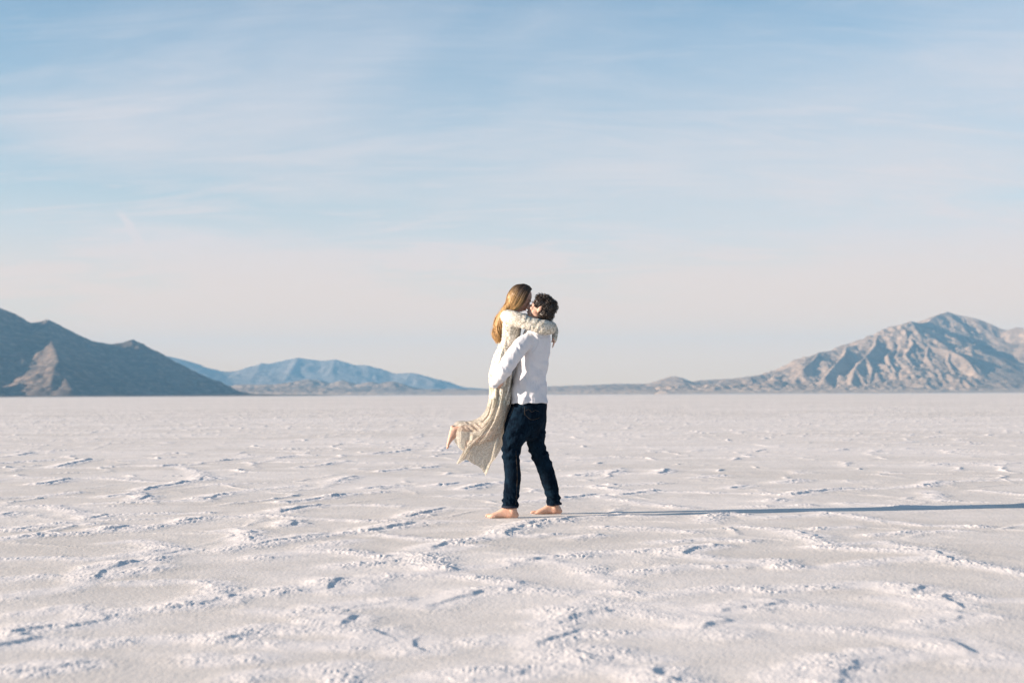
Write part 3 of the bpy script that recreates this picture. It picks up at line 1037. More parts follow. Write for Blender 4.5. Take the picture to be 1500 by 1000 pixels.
def add_head(B, c, look, crown, size=1.0, nose=1.0):
    """c: middle of the skull; look: where the face points; crown: towards the top of the head"""
    f, u, s = frame(look, crown)
    A = np.array((f, s, u))
    c = np.asarray(c, float)
    k = size
    P = lambda a, b, h: c + k * (f * a + s * b + u * h)
    B.ball(P(-0.012, 0, 0.022), (k * 0.096, k * 0.077, k * 0.088), A)          # skull
    B.ball(P(0.028, 0, -0.030), (k * 0.062, k * 0.062, k * 0.082), A)          # face
    B.ball(P(0.046, 0, -0.082), (k * 0.036, k * 0.036, k * 0.028), A)          # chin
    B.ball(P(0.010, 0, -0.062), (k * 0.058, k * 0.057, k * 0.040), A)          # jaw
    B.ball(P(0.066, 0, 0.020), (k * 0.022, k * 0.050, k * 0.014), A)           # brow
    B.tube([P(0.082, 0, 0.006), P(0.098, 0, -0.018), P(0.108 * nose, 0, -0.036), P(0.088, 0, -0.046)],
           [k * q for q in (0.008, 0.010, 0.012, 0.008)], [k * q for q in (0.009, 0.011, 0.016, 0.012)], 12, 12, side=s)
    B.tube([P(0.074, -0.024, -0.064), P(0.087, 0, -0.060), P(0.074, 0.024, -0.064)], [k * 0.006, k * 0.009, k * 0.006], [k * 0.006, k * 0.009, k * 0.006], 12, 10)
    B.tube([P(0.074, -0.020, -0.074), P(0.085, 0, -0.073), P(0.074, 0.020, -0.074)], [k * 0.006, k * 0.009, k * 0.006], [k * 0.006, k * 0.009, k * 0.006], 12, 10)
    for q in (-1, 1):
        B.ball(P(0.070, q * 0.031, 0.000), (k * 0.014, k * 0.016, k * 0.011), A)   # closed lid
        B.ball(P(0.058, q * 0.040, -0.030), (k * 0.024, k * 0.022, k * 0.020), A)  # cheek
        B.ball(P(-0.006, q * 0.074, -0.012), (k * 0.017, k * 0.009, k * 0.031), A, 10, 12)   # ear
        B.ball(P(-0.012, q * 0.083, -0.004), (k * 0.016, k * 0.006, k * 0.024), A, 10, 12)
    return P


# ---- the man -----------------------------------------------------------------
HM = F(792.5, 453.0, -0.02)
LOOK_M = (-0.90, 0.24, 0.46)
B = Blob()
PM = add_head(B, HM, LOOK_M, (-0.05, 0.02, 1.0) + np.array((0.42, 0, 0)), 1.0)
B.px([(794, 462, 0.02, 11, 0.060), (792, 472, 0.02, 10.5, 0.060), (789, 482, 0.01, 12, 0.070), (786, 494, 0.0, 16, 0.12)], 14, 20)
B.px([(786, 494, 0.0, 17, 0.15), (784, 512, 0.0, 20, 0.155), (781, 535, 0.0, 20.5, 0.145), (778, 560, 0.0, 20, 0.13), (776, 585, 0.0, 22, 0.145), (774, 612, 0.0, 22, 0.15), (772, 624, 0.02, 17, 0.12)], 34, 26)
# near arm round her hips
B.px([(777, 498, -0.13, 9, 0.055), (763, 508, -0.19, 9.5, 0.055), (751, 525, -0.235, 8.5, 0.050), (741, 542, -0.25, 7.5, 0.045), (734, 552, -0.225, 7, 0.040), (727, 560, -0.185, 5.5, 0.033), (724, 563, -0.16, 4.5, 0.028)], 30, 18)
add_hand(B, F(724.5, 563, -0.155), F(729, 569, -0.03) - F(723.5, 563.5, -0.15), (-0.62, -0.45, -0.62), -1, (0.15, 0.35, 0.3), 0.185, 0.045)
# far arm
B.px([(785, 498, 0.13, 9, 0.055), (772, 512, 0.20, 9, 0.052), (760, 535, 0.225, 8, 0.048), (752, 552, 0.17, 7, 0.042), (746, 563, 0.05, 5, 0.034), (742, 566.5, -0.06, 4.6, 0.030)], 30, 18)
add_hand(B, F(741, 566.6, -0.085), F(726, 564.5, -0.205) - F(741, 566.6, -0.085), (0.25, -0.75, -0.65), 1, (0.2, 0.35, 0.3))
# legs
FA = np.array((FOOT_A[0], FOOT_A[1], 0.0))
fa_h = G(758.2, 0.0, 11.60 - D0)
fb_h = G(822.0, 0.0, 11.98 - D0)
B.px([(765, 612, -0.09, 12, 0.080), (757, 634, -0.10, 11, 0.075), (751, 656, -0.115, 10, 0.064), (751, 672, -0.12, 10, 0.062), (751, 695, -0.13, 10.5, 0.058), (750, 720, -0.14, 8.5, 0.045), (750.5, 736, -0.145, 6.7, 0.038), (751, 748, -0.15, 6.4, 0.036)], 44, 20)
B.px([(783, 612, 0.08, 12, 0.080), (785.5, 634, 0.10, 10, 0.075), (788, 655, 0.12, 9, 0.064), (792, 672, 0.145, 9.5, 0.062), (800, 695, 0.18, 10, 0.058), (808, 718, 0.21, 8, 0.045), (811.5, 732, 0.225, 6.5, 0.038), (813.5, 743, 0.23, 6.2, 0.036)], 44, 20)
add_foot(B, fa_h, (-1, 0.10, 0), (0, 0, 1), 0.268, 1)
add_foot(B, fb_h, (-1, 0.06, 0), (0, 0, 1), 0.255, -1)
man = B.skin('person', SKIN, 0.0042, 3, label='man with dark curly hair, white shirt and dark jeans, barefoot, lifting the woman', category='person',
             group='couple kissing on the salt flat')

# shirt
B = Blob()
B.px([(791, 475, 0.01, 12.5, 0.075), (789, 481, 0.01, 15, 0.11), (787, 488, 0.0, 19.5, 0.185), (785.5, 498, 0.0, 21.5, 0.212), (784, 512, 0.0, 22, 0.205),
      (781, 530, 0.0, 22.2, 0.185), (777.5, 548, 0.0, 23.4, 0.178), (775, 565, 0.0, 25.3, 0.180), (774.5, 578, 0.0, 26.8, 0.186), (774.8, 590.5, 0.0, 28, 0.190)], 46, 36, cap=False)
B.px([(781, 495, -0.12, 11, 0.075), (766, 504, -0.19, 12.0, 0.072), (757.5, 514, -0.225, 12.0, 0.070), (748, 527, -0.25, 11.6, 0.066), (739, 541, -0.26, 11.2, 0.062), (732.5, 551, -0.235, 9.6, 0.054),
      (726.5, 558.5, -0.195, 7.4, 0.044), (724.3, 561.5, -0.180, 6.6, 0.041)], 36, 26, cap=False)
B.px([(787, 495, 0.12, 11, 0.075), (772, 511, 0.20, 11, 0.066), (760, 535, 0.230, 10.5, 0.062), (752, 552, 0.175, 8.5, 0.052), (747, 562, 0.07, 6.5, 0.044)], 30, 22, cap=False)
BAGS = rng.uniform(0, 6.28, 12)


def shirt_folds(V, N):
    x, y = pxy(V)
    dep = V[:, 1] - D0
    h = np.zeros(len(V))
    fb = fbm(x / 9.0, y / 14.0 + dep * 6, 3, 0.5, 201)
    body = np.clip((x - (765 - (y - 505) * 0.30)) / 6, 0, 1)
    # folds sweeping from the armpit down to the far hip, and pulls above the belt
    q = (y - 520) + (x - 765) * -1.05
    h += body * 0.0040 * np.sin(q / 4.6 + fb * 1.6) * np.clip((y - 508) / 25, 0, 1) * np.clip((600 - y) / 20, 0.3, 1)
    q2 = (y - 560) + (x - 800) * 0.55
    h += body * 0.0045 * np.sin(q2 / 3.9 + fb * 2.0) * np.exp(-((y - 566) / 17) ** 2) * np.clip((x - 770) / 20, 0, 1)
    q3 = (x - 765) + (y - 575) * 0.22
    h += 0.007 * np.sin(q3 / 2.7 + fb * 1.5) * np.exp(-((q3) / 13) ** 2) * np.clip((y - 545) / 20, 0, 1)
    # sleeve wrinkles, across the arm, gathered at the elbow and the cuff
    along = (y - 500) * 0.78 - (x - 762) * 0.62
    slv = (1 - body) * np.clip((y - 498) / 10, 0, 1)
    h += slv * 0.0030 * np.sin(along / 2.4 + fb * 2.2) * (0.35 + np.exp(-((along - 45) / 14) ** 2) + np.exp(-((along - 8) / 7) ** 2))
    h += 0.0022 * fbm(x / 4.0, y / 5.0 + dep * 9, 3, 0.5, 205)
    # the loose tail flares and waves
    h += np.clip((y - 580) / 9, 0, 1) * 0.0035 * np.sin(x / 3.4 + dep * 18)
    return h


shirt = B.skin('shirt', SHIRT, 0.0042, 3, man, shirt_folds)

# cuff, collar and seams
def band(name, mat, parent, c, axis, rx, ry, h, thick=0.003, seg=28, side=(0, 1, 0)):
    f, u, s = frame(axis, side)
    a = np.linspace(0, 2 * np.pi, seg, endpoint=False)
    V, Q = [], []
    for (r, t) in ((0, -h), (0, h), (thick, h), (thick, -h)):
        V.append(np.asarray(c) + f * t + ((rx + r) * np.cos(a))[:, None] * s + ((ry + r) * np.sin(a))[:, None] * u)
    for k in range(4):
        k2 = (k + 1) % 4
        for i in range(seg):
            j = (i + 1) % seg
            Q.append((k * seg + i, k * seg + j, k2 * seg + j, k2 * seg + i))
    me = new_mesh(name, np.vstack(V), Q, mat)
    return link(name, me, parent)


band('cuff', SHIRT, shirt, F(724.0, 561.6, -0.180), F(723.0, 563.2, -0.165) - F(728, 556.5, -0.205), 6.6 * PXM, 0.041, 0.012)
band('collar', SHIRT, shirt, F(790.5, 474.5, 0.012), (0.12, 0, 1), 12.2 * PXM, 0.074, 0.014)

# jeans
B = Blob()
B.px([(775.5, 582, 0.0, 25.5, 0.168), (775, 592, 0.0, 26.2, 0.176), (773.5, 604, 0.0, 27.0, 0.180), (772.5, 616, 0.0, 26.0, 0.172), (772, 626, 0.01, 21, 0.14)], 22, 30)
B.px([(766.5, 600, -0.07, 19.0, 0.110), (762.5, 616, -0.08, 20.5, 0.112), (757.5, 630, -0.09, 19.6, 0.108), (752.5, 643, -0.10, 16.6, 0.098), (749, 655, -0.112, 13.8, 0.086), (748.5, 666, -0.12, 13.0, 0.080),
      (749.8, 680, -0.125, 12.0, 0.074), (751, 700, -0.13, 11.8, 0.070), (749, 722, -0.14, 11.6, 0.062), (747.5, 736, -0.145, 11.6, 0.060), (747, 742.5, -0.147, 11.8, 0.060)], 60, 28, cap=False)
B.px([(783, 600, 0.07, 18.5, 0.110), (785, 616, 0.085, 16.0, 0.108), (784.5, 630, 0.10, 14.8, 0.102), (784.5, 643, 0.11, 13.6, 0.094), (786.5, 655, 0.12, 13.0, 0.086), (791.0, 667, 0.135, 12.4, 0.080),
      (797, 681, 0.155, 12.2, 0.074), (803, 700, 0.18, 11.8, 0.068), (808.5, 720, 0.205, 10.8, 0.060), (811, 732, 0.218, 10.4, 0.058), (812, 738.5, 0.224, 10.6, 0.058)], 60, 28, cap=False)


def jean_folds(V, N):
    x, y = pxy(V)
    dep = V[:, 1] - D0
    fb = fbm(x / 7.0, y / 8.0 + dep * 7, 3, 0.5, 221)
    near = dep < np.interp(y, (600, 640, 740), (0.0, 0.0, 0.03))
    kx = np.where(near, 749, 789)
    ky = np.where(near, 662, 666)
    h = 0.0075 * np.sin((y - ky + (x - kx) * 0.35) / 2.3 + fb * 2.2) * np.exp(-((y - ky) / 13) ** 2)
    ay = np.where(near, 733, 729)
    h += 0.0075 * np.sin((y - ay - (x - kx) * 0.25) / 1.9 + fb * 2.5) * np.exp(-((y - ay) / 11) ** 2)
    h += 0.006 * np.sin((y - 632 + (x - 770) * 0.7) / 3.0 + fb * 2) * np.exp(-((y - 634) / 13) ** 2)
    h += 0.004 * fbm(x / 4.0, y / 7.0 + dep * 9, 3, 0.55, 225)
    return h


jeans = B.skin('jeans', DENIM, 0.0045, 2, man, jean_folds)
band('trouser_hem', CUFFM, jeans, F(747, 741.6, -0.147), (0.01, 0, 1), 11.7 * PXM, 0.0615, 0.009, 0.0025)
band('trouser_hem', CUFFM, jeans, F(812, 737.6, 0.224), (-0.05, 0, 1), 10.7 * PXM, 0.0595, 0.009, 0.0025)

from mathutils.bvhtree import BVHTree


def bvh_of(o):
    me = o.data
    return BVHTree.FromPolygons([v.co[:] for v in me.vertices], [p.vertices[:] for p in me.polygons])


def on_surface(bvh, px, py, off=0.002):
    o = Vector((0, 0, CAM_H))
    r = ray(px, py).normalized()
    h = bvh.ray_cast(o, r)
    if h[0] is None:
        return None
    return h[0] + h[1] * off


JB = bvh_of(jeans)


_unused = None


def surface_strand(bvh, pts, off, n=40):
    P = catmull(np.array(pts, float), n)
    out = [on_surface(bvh, x, y, off) for x, y in P]
    return np.array([q for q in out if q is not None])


# back pocket: a raised patch with its stitched curve
def patch_on(bvh, corner, nu=14, nv=14, off=0.004):
    (a, b, c, d) = [np.array(q, float) for q in corner]
    V, Q = [], []
    for j in range(nv):
        for i in range(nu):
            s, t = i / (nu - 1), j / (nv - 1)
            p = a * (1 - s) * (1 - t) + b * s * (1 - t) + c * s * t + d * (1 - s) * t
            if t > 0.7:
                p = p + np.array((0, (0.5 - abs(s - 0.5)) * 6 * (t - 0.7) / 0.3))
            edge = min(s, 1 - s, t, 1 - t) > 0.001
            q = on_surface(bvh, p[0], p[1], off if edge else 0.0)
            V.append(q if q is not None else Vector((0, D0, 1)))
    for j in range(nv - 1):
        for i in range(nu - 1):
            k = j * nu + i
            Q.append((k, k + 1, k + nu + 1, k + nu))
    return np.array([v[:] for v in V]), Q


pv, pq = patch_on(JB, ((767.5, 594), (793, 597.5), (790, 612), (768.5, 607)))
pk = link('pocket', new_mesh('pocket', pv, pq, DENIM), jeans)
lines = [[(768.5, 596), (768.2, 602), (768.8, 607.5)], [(768.8, 607.5), (774, 611.5), (779, 614.5), (786, 613), (790, 611)],
         [(770, 601.5), (774.5, 599.5), (779, 603.5), (783.5, 600.5), (789, 602.5)], [(753, 592), (751.5, 600), (748.5, 607), (746.5, 611)],
         [(755, 660), (757, 690), (756.5, 715), (755, 738)]]
paths = [surface_strand(JB, q, 0.0052) for q in lines]
for p_ in paths:
    if len(p_) > 3:
        strands('stitching', [p_], [np.full(len(p_), 0.0010)], [np.zeros(len(p_))], THREAD, jeans, 4)

SEAM = simple_mat('cotton_seam', (0.54, 0.545, 0.58), 0.9, 0.1)
SB = bvh_of(shirt)
for q in ([(783, 488.5), (787.5, 494), (788.5, 502), (784.5, 511), (779, 517)], [(787.5, 493), (793, 494.5), (800, 494.5), (805, 493.5)], [(748.5, 585.2), (757, 584), (766, 583), (776, 585), (788, 587.5), (801, 588.5)]):
    p_ = surface_strand(SB, q, 0.0006)
    if len(p_) > 3:
        strands('seam', [p_], [np.full(len(p_), 0.0016)], [np.zeros(len(p_))], SEAM, shirt, 5)

# his hair: a cap of short dark curls
B = Blob()
fM, uM, sM = frame(LOOK_M, np.array((0.37, 0.02, 1.0)))
AM = np.array((fM, sM, uM))
B.ball(PM(-0.034, 0, 0.032), (0.084, 0.082, 0.083), AM)
B.ball(PM(-0.054, 0, -0.014), (0.066, 0.078, 0.074), AM)
B.ball(PM(-0.052, 0, -0.058), (0.048, 0.062, 0.048), AM)
for q in (-1, 1):
    B.ball(PM(0.018, q * 0.050, 0.036), (0.044, 0.036, 0.050), AM)
    B.ball(PM(0.006, q * 0.066, 0.008), (0.014, 0.014, 0.026), AM)
B.ball(PM(0.022, 0, 0.074), (0.054, 0.056, 0.034), AM)
B.ball(PM(0.050, 0.01, 0.092), (0.024, 0.034, 0.022), AM)
B.ball(PM(0.005, -0.02, 0.106), (0.026, 0.034, 0.020), AM)


def lumps(V, N):
    q = V * 38
    return 0.010 * fbm(q[:, 0] + q[:, 1] * 0.6, q[:, 2] - q[:, 1] * 0.5, 3, 0.6, 301)


hm = B.skin('hair', HAIR_M, 0.005, 2, man, lumps)
attr(hm.data, 'tone', 0.2 + 0.5 * rng.random(len(hm.data.vertices)))
paths, rad, ton = [], [], []
hv = np.array([v.co[:] for v in hm.data.vertices])
hn = np.array([v.normal[:] for v in hm.data.vertices])
for i in rng.choice(len(hv), 1100, replace=False):
    c, n_ = hv[i], hn[i]
    rel = (c - HM) @ AM.T
    if rel[0] > 0.062 and rel[2] < 0.04:
        continue
    up = n_ * 0.8 + uM * 0.55 - fM * 0.3 + rng.normal(0, 0.45, 3)
    up /= np.linalg.norm(up)
    a_, b_, _ = frame(up, rng.normal(0, 1, 3))
    cc = np.cross(a_, b_)
    turns = rng.uniform(0.5, 1.1)
    R = rng.uniform(0.006, 0.012)
    ln = rng.uniform(0.002, 0.012) * (2.2 if rel[2] > 0.06 else 1.0)
    t = np.linspace(0, 1, 12)
    ph = rng.uniform(0, 6.28)
    P = c - n_ * 0.004 + a_ * (t * ln)[:, None] + (R * (np.cos(ph + t * turns * 6.28) - math.cos(ph)))[:, None] * b_ + (R * (np.sin(ph + t * turns * 6.28) - math.sin(ph)))[:, None] * cc
    paths.append(P)
    rad.append(0.0028 * (1 - 0.8 * t) + 0.0005)
    ton.append(np.full(12, rng.random()))
strands('curls', paths, rad, ton, HAIR_M, hm, 5)
# ---- the woman -----------------------------------------------------------------
HW = F(763.5, 436.5, 0.055)
LOOK_W = (0.80, -0.16, -0.58)
CROWN_W = (0.62, 0.0, 0.80)
B = Blob()
PW = add_head(B, HW, LOOK_W, CROWN_W, 0.93, 0.98)
B.px([(758, 446, 0.05, 8.5, 0.048), (754, 454, 0.03, 8, 0.047), (751, 462, 0.0, 10, 0.06), (748, 472, 0.0, 13, 0.13)], 14, 18)
B.px([(748, 470, 0.0, 12, 0.125), (747, 485, 0.0, 13, 0.125), (745, 500, 0.0, 11.5, 0.11), (741, 512, 0.0, 10.5, 0.105), (737, 530, 0.0, 14, 0.14), (734, 550, 0.0, 15, 0.15), (734, 570, 0.0, 14, 0.14)], 30, 24)
# near arm over his shoulder, bent behind his neck
B.px([(746, 465.5, -0.12, 7, 0.045), (761, 469.5, -0.17, 7, 0.042), (778, 473.5, -0.19, 6.5, 0.040), (793, 478.5, -0.185, 6, 0.038), (803, 480.5, -0.16, 5.5, 0.035), (806.5, 480, -0.11, 5, 0.032),
      (808, 478, -0.03, 4.5, 0.030), (807, 477, 0.05, 4, 0.026)], 40, 16)
add_hand(B, F(807, 477, 0.05), (-0.25, 0.95, 0.05), (0.95, 0.2, 0.1), -1, (0.3, 0.4, 0.3), 0.165)
# far arm, its hand hanging down over his far shoulder blade
B.px([(750, 466, 0.12, 7, 0.045), (768, 468, 0.20, 6.5, 0.042), (788, 471, 0.225, 6, 0.038), (804, 476, 0.21, 5.5, 0.035), (811, 480, 0.17, 5, 0.032), (812.5, 486, 0.12, 4.2, 0.026), (812.5, 491, 0.09, 3.4, 0.022)], 34, 16)
add_hand(B, F(812.3, 495, 0.075), F(810.3, 509, 0.035) - F(812.3, 495, 0.075), (1, 0, 0.05), 1, (0.05, 0.12, 0.1), 0.11, 0.0)
# thighs down, near shin back to the left with the foot hanging, far shin beside it
B.px([(734, 568, -0.06, 12, 0.085), (732, 590, -0.06, 10, 0.07), (728, 612, -0.06, 8, 0.058), (722, 623, -0.05, 6.5, 0.050), (706, 626.5, -0.045, 6, 0.044), (688, 627, -0.04, 5, 0.036), (673, 627.5, -0.04, 4.2, 0.028), (665, 629, -0.04, 4.4, 0.028)], 46, 18)
B.px([(736, 568, 0.06, 12, 0.085), (735, 592, 0.06, 10, 0.07), (733, 616, 0.06, 8, 0.058), (728, 632, 0.06, 7.5, 0.052), (716, 640, 0.07, 7, 0.046), (702, 645, 0.08, 6, 0.040), (690, 650, 0.09, 4.6, 0.030), (686, 651, 0.09, 4.4, 0.028)], 46, 18)
add_foot(B, F(660.0, 623, -0.04), F(653.0, 656, -0.05) - F(660.0, 623, -0.04), (1.0, 0.05, 0.1), 0.192, 1)
add_foot(B, F(683, 644, 0.09), (-0.25, 0, -1.0), (1.0, 0, -0.2), 0.17, -1)
woman = B.skin('person', SKIN, 0.004, 3, label='woman with long wavy blonde hair in a cream lace dress, lifted by the man', category='person',
               group='couple kissing on the salt flat')

# dress: bodice, sleeves and hips
B = Blob()
B.px([(752, 457, 0.0, 8.5, 0.065), (749.5, 462, 0.0, 12, 0.12), (748, 470, 0.0, 15, 0.165), (747.5, 482, 0.0, 16, 0.155), (746, 495, 0.0, 15, 0.140), (742.5, 505, 0.0, 12.6, 0.128), (741.5, 509, 0.0, 12.0, 0.124),
      (740.5, 513, 0.0, 13.0, 0.130), (737.5, 525, 0.0, 15.0, 0.150), (734.5, 540, 0.0, 17.0, 0.165), (733.5, 555, 0.0, 16.5, 0.168), (733.5, 575, 0.0, 16.0, 0.160), (733, 592, 0.0, 15, 0.15)], 56, 34, cap=False)
B.px([(745, 464.5, -0.10, 11, 0.075), (754, 467, -0.155, 11.2, 0.072), (766, 470.5, -0.185, 10.6, 0.062), (779, 474.5, -0.20, 9.8, 0.058), (790, 477.5, -0.205, 10.3, 0.060), (799, 479.5, -0.195, 10.6, 0.062),
      (805, 480.5, -0.155, 9.5, 0.056), (808, 479.5, -0.09, 7.4, 0.046), (808, 478.5, -0.01, 6, 0.036)], 46, 24)
B.px([(750, 466, 0.10, 10, 0.075), (768, 468, 0.19, 9, 0.060), (788, 471, 0.225, 8.5, 0.055), (803, 475.5, 0.215, 7.6, 0.050), (810.5, 480, 0.175, 6.2, 0.042), (812.8, 486, 0.13, 5.0, 0.034), (812.6, 492, 0.095, 4.4, 0.032), (812, 498, 0.065, 3.8, 0.030)], 44, 20)


def dress_folds(V, N):
    x, y = pxy(V)
    dep = V[:, 1] - D0
    fb = fbm(x / 6.0, y / 10.0 + dep * 8, 3, 0.5, 241)
    h = 0.0012 * fbm(x / 3.0, y / 4.0 + dep * 10, 3, 0.6, 245)
    low = np.clip((y - 508) / 12, 0, 1)
    h += low * 0.0075 * np.sin((x + (y - 509) * 0.33) / 1.45 + dep * 30 + fb * 1.6)
    up = np.exp(-((y - 500) / 9) ** 2) * (x < 764)
    h += up * 0.004 * np.sin(x / 1.4 + dep * 34 + fb)
    h -= 0.005 * np.exp(-((y - 509.5) / 1.4) ** 2) * (x < 758)
    arm = np.clip((x - 760) / 6, 0, 1) * (y < 492)
    h += arm * 0.0016 * np.sin((x * 0.8 + (y - 470) * 0.9) / 2.3 + fb * 4.0)
    return h


dress = B.skin('dress', LACE, 0.0042, 2, woman, dress_folds)


def build_skirt():
    """the long skirt blown back over her shins, a folded closed sheet"""
    Lc = catmull(np.array([(717, 548), (716.5, 565), (716, 583), (711.5, 599), (704, 609.5), (694, 614.5), (684, 616.5), (674, 616.0), (667, 618.5), (661.5, 626), (657.5, 634)], float), 70)
    Rc = catmull(np.array([(750, 548), (750, 565), (748.5, 583), (747, 600), (744, 618), (740.5, 636), (737, 650), (732, 661), (726, 671)], float), 70)
    H = catmull(np.array([(657.5, 634), (662.5, 639.5), (666.5, 648), (672, 655), (679, 661), (684.5, 665), (680, 670), (673.5, 675), (669, 679), (674.5, 677.5), (682, 673), (688, 675.5), (693, 679),
                          (698, 681), (703, 684.5), (708, 691), (711.5, 696.5), (712.5, 689), (716, 682.5), (720, 678), (726, 671)], float), 150)
    NT_, NU = 110, 150
    t = np.linspace(0, 1, NT_)[:, None, None]
    u = np.linspace(0, 1, NU)[None, :, None]
    iL = np.clip((t[:, 0, 0] * 69), 0, 69)
    Lt = np.stack([np.interp(iL, np.arange(70), Lc[:, k]) for k in (0, 1)], -1)[:, None, :]
    Rt = np.stack([np.interp(iL, np.arange(70), Rc[:, k]) for k in (0, 1)], -1)[:, None, :]
    T = (Lc[0] * (1 - u) + Rc[0] * u)
    Hh = H[None]
    S = (1 - u) * Lt + u * Rt + (1 - t) * T + t * Hh - ((1 - t) * ((1 - u) * Lc[0] + u * Rc[0]) + t * ((1 - u) * Lc[-1] + u * Rc[-1]))
    px_, py_ = S[..., 0], S[..., 1]
    tt = np.repeat(t[:, :, 0], NU, 1)
    uu = np.repeat(u[:, :, 0], NT_, 0)
    w_ = np.sqrt(np.clip(1 - (2 * uu - 1) ** 2, 0, 1))
    sheets = []
    for sgn, sd in ((-1, 0), (1, 9)):
        nz = fbm(uu * 3 + sd, tt * 2.5, 3, 0.5, 261 + sd)
        nz2 = fbm(uu * 9 + sd, tt * 5, 3, 0.6, 265 + sd)
        warp = uu + 0.10 * nz + 0.10 * np.sin(tt * 3.0) * (1 - uu)
        fold = 1 - 2.4 * np.abs(vnoise(warp * 13 + sd, tt * 1.1 + sd, 271 + sd))
        fold2 = 1 - 2.4 * np.abs(vnoise(warp * 30 + sd, tt * 2.4 + sd, 275 + sd))
        amp = (0.005 + 0.027 * tt) * w_ ** 0.6
        thick = 0.165 * (1 - tt) ** 0.7 + 0.10 * tt
        # ruffles where the cloth bunches over the near shin
        ruff = np.exp(-((uu - 0.10) / 0.10) ** 2) * np.clip((tt - 0.35) / 0.2, 0, 1)
        dep = sgn * (thick * w_) + amp * fold * 1.0 + 0.35 * amp * fold2 + 0.010 * nz2 * w_ + ruff * 0.016 * vnoise(uu * 7, tt * 22 + nz * 2, 281) * w_ ** 0.3
        dep = dep - 0.02 * tt
        sh = 1.2 * w_ * tt * (fold * 0.6 + nz2)
        sheets.append((px_ + sh * 0.6, py_ + ruff * 1.6 * vnoise(uu * 7, tt * 22 + nz * 2, 281), dep))
    V, hem = [], []
    for X, Yp, Dp in sheets:
        v = np.array([[F(X[i, j], Yp[i, j], Dp[i, j]) for j in range(NU)] for i in range(NT_)])
        V.append(v.reshape(-1, 3))
        hem.append(np.clip((tt - 0.35) / 0.5, 0, 1).ravel())
    n = NT_ * NU
    i = np.arange(NT_ - 1)[:, None] * NU + np.arange(NU - 1)[None, :]
    q = np.stack([i, i + 1, i + NU + 1, i + NU], -1).reshape(-1, 4)
    f = np.vstack([q, q[:, ::-1] + n])
    VV = np.vstack(V)
    # the two sheets share their side edges
    idx = np.arange(2 * n)
    for r in range(NT_):
        idx[n + r * NU] = r * NU
        idx[n + r * NU + NU - 1] = r * NU + NU - 1
    f = idx[f]
    me = new_mesh('skirt', VV, f, SHEER)
    attr(me, 'hem', np.concatenate(hem))
    return link('skirt', me, dress)


build_skirt()

# belt of gathered cloth at the waist
band('waistband', LACE, dress, F(741.5, 509.3, 0.0), (0.10, 0, 1), 12.2 * PXM, 0.126, 0.006, 0.004)

# her hair
B = Blob()
fW, uW, sW = frame(LOOK_W, CROWN_W)
AW = np.array((fW, sW, uW))
B.ball(PW(-0.018, 0, 0.026), (0.084, 0.074, 0.084), AW)
B.ball(PW(-0.040, 0, -0.012), (0.066, 0.085, 0.060), AW)
B.ball(PW(-0.050, 0, -0.030), (0.066, 0.078, 0.080), AW)
B.px([(753, 436, 0.05, 8.5, 0.068), (748, 448, 0.03, 7.5, 0.072), (739, 458, -0.01, 7, 0.074), (732, 470, -0.015, 6, 0.070), (728.5, 484, -0.015, 4.2, 0.055), (728, 496, -0.015, 2.2, 0.03)], 30, 20)


def tone_w(P):
    x, y = pxy(P)
    d = np.clip((y - 417) / 34 + (766 - x) / 30 - 0.28, 0, 1)
    return d ** 1.2


hw = B.skin('hair', HAIR_W, 0.0045, 2, woman, lambda V, N: 0.004 * fbm(pxy(V)[0] / 2.0, pxy(V)[1] / 6.0, 3, 0.6, 321))
hwv = np.array([v.co[:] for v in hw.data.vertices])
attr(hw.data, 'tone', 0.75 * tone_w(hwv))
G_ = [
    [(764, 415.8), (755, 417.5), (747.5, 424), (742.5, 433), (740.5, 444), (734, 454), (728, 464), (724.5, 475), (722.5, 486), (724, 495), (726.5, 502)],
    [(767, 415.5), (760, 419), (754, 427), (749, 438), (745, 449), (737, 459), (730, 470), (727, 481), (725, 490), (727, 497), (728.5, 504)],
    [(771, 416.5), (766, 422), (760, 431), (755, 441), (750, 450), (741.5, 457.5), (734, 467), (730, 479), (729.5, 489), (728.5, 497), (730, 503)],
    [(776, 419), (772, 426), (767, 436), (762, 445), (754, 452.5), (746, 456.5), (738, 463), (733, 474), (732, 486), (731.5, 495), (731, 501)],
    [(779.5, 423.5), (776, 428), (771.5, 437), (767, 445), (758, 453), (748, 457), (740, 462), (735, 472), (733.5, 484), (732.5, 492), (731, 499)]]
GD = [0.0, 0.055, 0.082, 0.094, 0.090]
G_ = np.array(G_, float)
paths, rad, ton = [], [], []
CL = [(rng.random() ** 0.9 * 3.9, -1 if rng.random() < 0.75 else 1, rng.uniform(0, 6.28), rng.uniform(1.2, 3.8), rng.uniform(20, 30), rng.normal(0, 1.3), rng.uniform(-0.02, 0.008), rng.normal(0, 0.20)) for _ in range(70)]
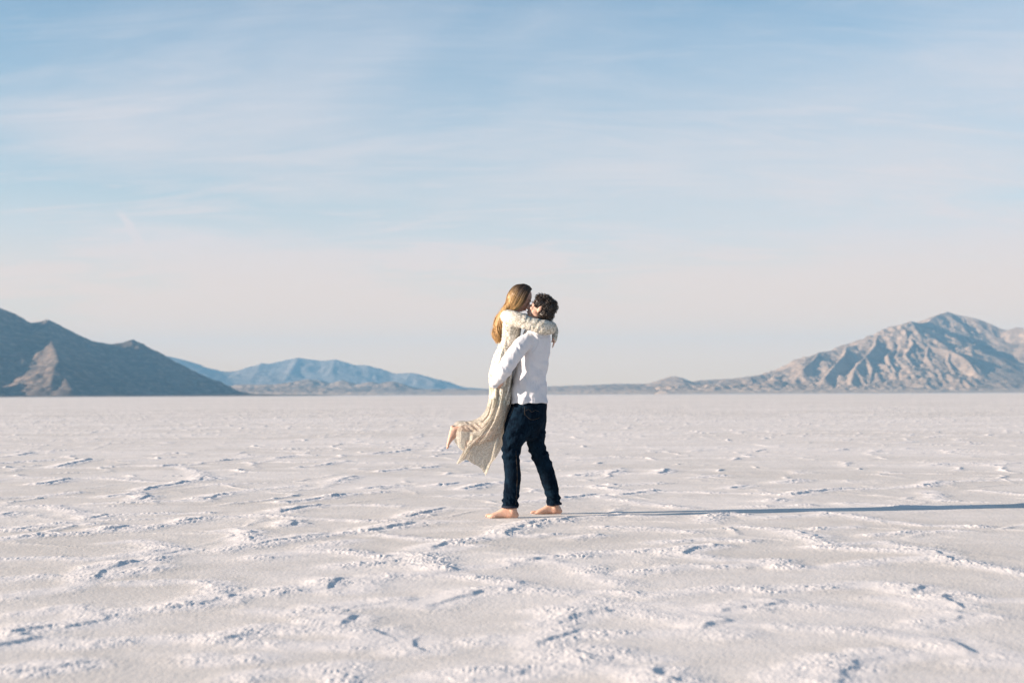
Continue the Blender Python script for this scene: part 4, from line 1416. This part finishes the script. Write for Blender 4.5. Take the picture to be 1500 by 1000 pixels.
for i in range(1300):
    cq, sgn, cph, camp, cfr, cdx, cdd, ctone = CL[i % len(CL)]
    q = float(np.clip(cq + rng.normal(0, 0.07), 0, 3.99))
    k = int(q)
    fr = q - k
    g = G_[k] * (1 - fr) + G_[k + 1] * fr
    gd = GD[k] * (1 - fr) + GD[k + 1] * fr
    n = 34
    P = catmull(g, n)
    t = np.linspace(0, 1, n)
    end = rng.uniform(0.82, 1.0)
    t_ = t * end
    P = np.stack([np.interp(t_, t, P[:, 0]), np.interp(t_, t, P[:, 1])], -1)
    t = t_
    wav = np.clip((t - 0.30) / 0.4, 0, 1)
    ph = cph + rng.normal(0, 0.25)
    amp = camp * rng.uniform(0.8, 1.1)
    P[:, 0] += wav * amp * np.sin(t * cfr + ph) + (rng.normal(0, 0.40) + cdx * 0.6 + 1.0) * t
    P[:, 1] += wav * 0.5 * amp * np.cos(t * cfr + ph)
    body = np.interp(t, [0, 0.12, 0.35, 0.55, 0.8, 1.0], [0.22, 0.93, 1.08, 1.0, 0.78, 0.45])
    dd = sgn * (gd * body + 0.014 * wav * np.cos(t * cfr + ph) + rng.normal(0, 0.003) + cdd * t) + np.interp(t, [0, 0.25, 0.5, 1], [0.055, 0.05, 0.0, -0.02])
    dd *= rng.uniform(0.92, 1.04)
    W3 = np.array([F(a[0], a[1], d) for a, d in zip(P, dd)])
    paths.append(W3)
    rad.append((rng.uniform(0.0012, 0.0030)) * np.interp(t / end, [0, 0.1, 0.7, 1], [0.5, 1, 0.9, 0.15]))
    ton.append(np.clip(tone_w(W3) * rng.uniform(0.8, 1.1) + (ctone + rng.normal(0, 0.08)) * (0.3 + 0.7 * tone_w(W3)), 0, 1))
for i in range(45):      # loose hairs lifted by the wind
    P = paths[rng.integers(len(paths))]
    t = np.linspace(0, 1, len(P))
    off = np.array((-rng.uniform(0.004, 0.028), rng.normal(0, 0.012), rng.uniform(-0.01, 0.022)))
    a = rng.uniform(0.1, 0.6)
    k_ = np.clip((t - a) / (1 - a), 0, 1)[:, None]
    paths.append(P + off * k_ ** 0.7 + 0.004 * np.sin(t * rng.uniform(8, 20) + i)[:, None] * k_ * np.array((1, 0, 0.6)))
    rad.append(np.full(len(P), 0.0007))
    ton.append(np.clip(t * 1.5 + 0.2, 0, 1))
strands('locks', paths, rad, ton, HAIR_W, hw, 5)
# lashes and lips seen on her turned face
LIP = simple_mat('lips', (0.40, 0.17, 0.14), 0.5)
LASH = simple_mat('lashes', (0.03, 0.018, 0.012), 0.7)
for nm, ow, Pp, k_, q_ in (('w', woman, PW, 0.93, (-1, 1)), ('m', man, PM, 1.0, (-1, 1))):
    for q in q_:
        pts = [Pp(0.078, q * 0.022, -0.006), Pp(0.083, q * 0.031, -0.009), Pp(0.076, q * 0.042, -0.005)]
        strands('eyelash', [catmull(pts, 8)], [np.full(8, 0.0022)], [np.zeros(8)], LASH, ow, 5)
        pts = [Pp(0.088, q * 0.012, 0.022), Pp(0.088, q * 0.028, 0.028), Pp(0.074, q * 0.046, 0.022)]
        strands('eyebrow', [catmull(pts, 8)], [np.array((1, 2.6, 2.8, 2.8, 2.6, 2.2, 1.6, .8)) * 0.0011], [np.zeros(8)], LASH, ow, 5)
    pts = [Pp(0.078, -0.022, -0.067), Pp(0.096, 0, -0.066), Pp(0.078, 0.022, -0.067)]
    strands('lips', [catmull(pts, 10)], [np.full(10, 0.006)], [np.zeros(10)], LIP, ow, 6)
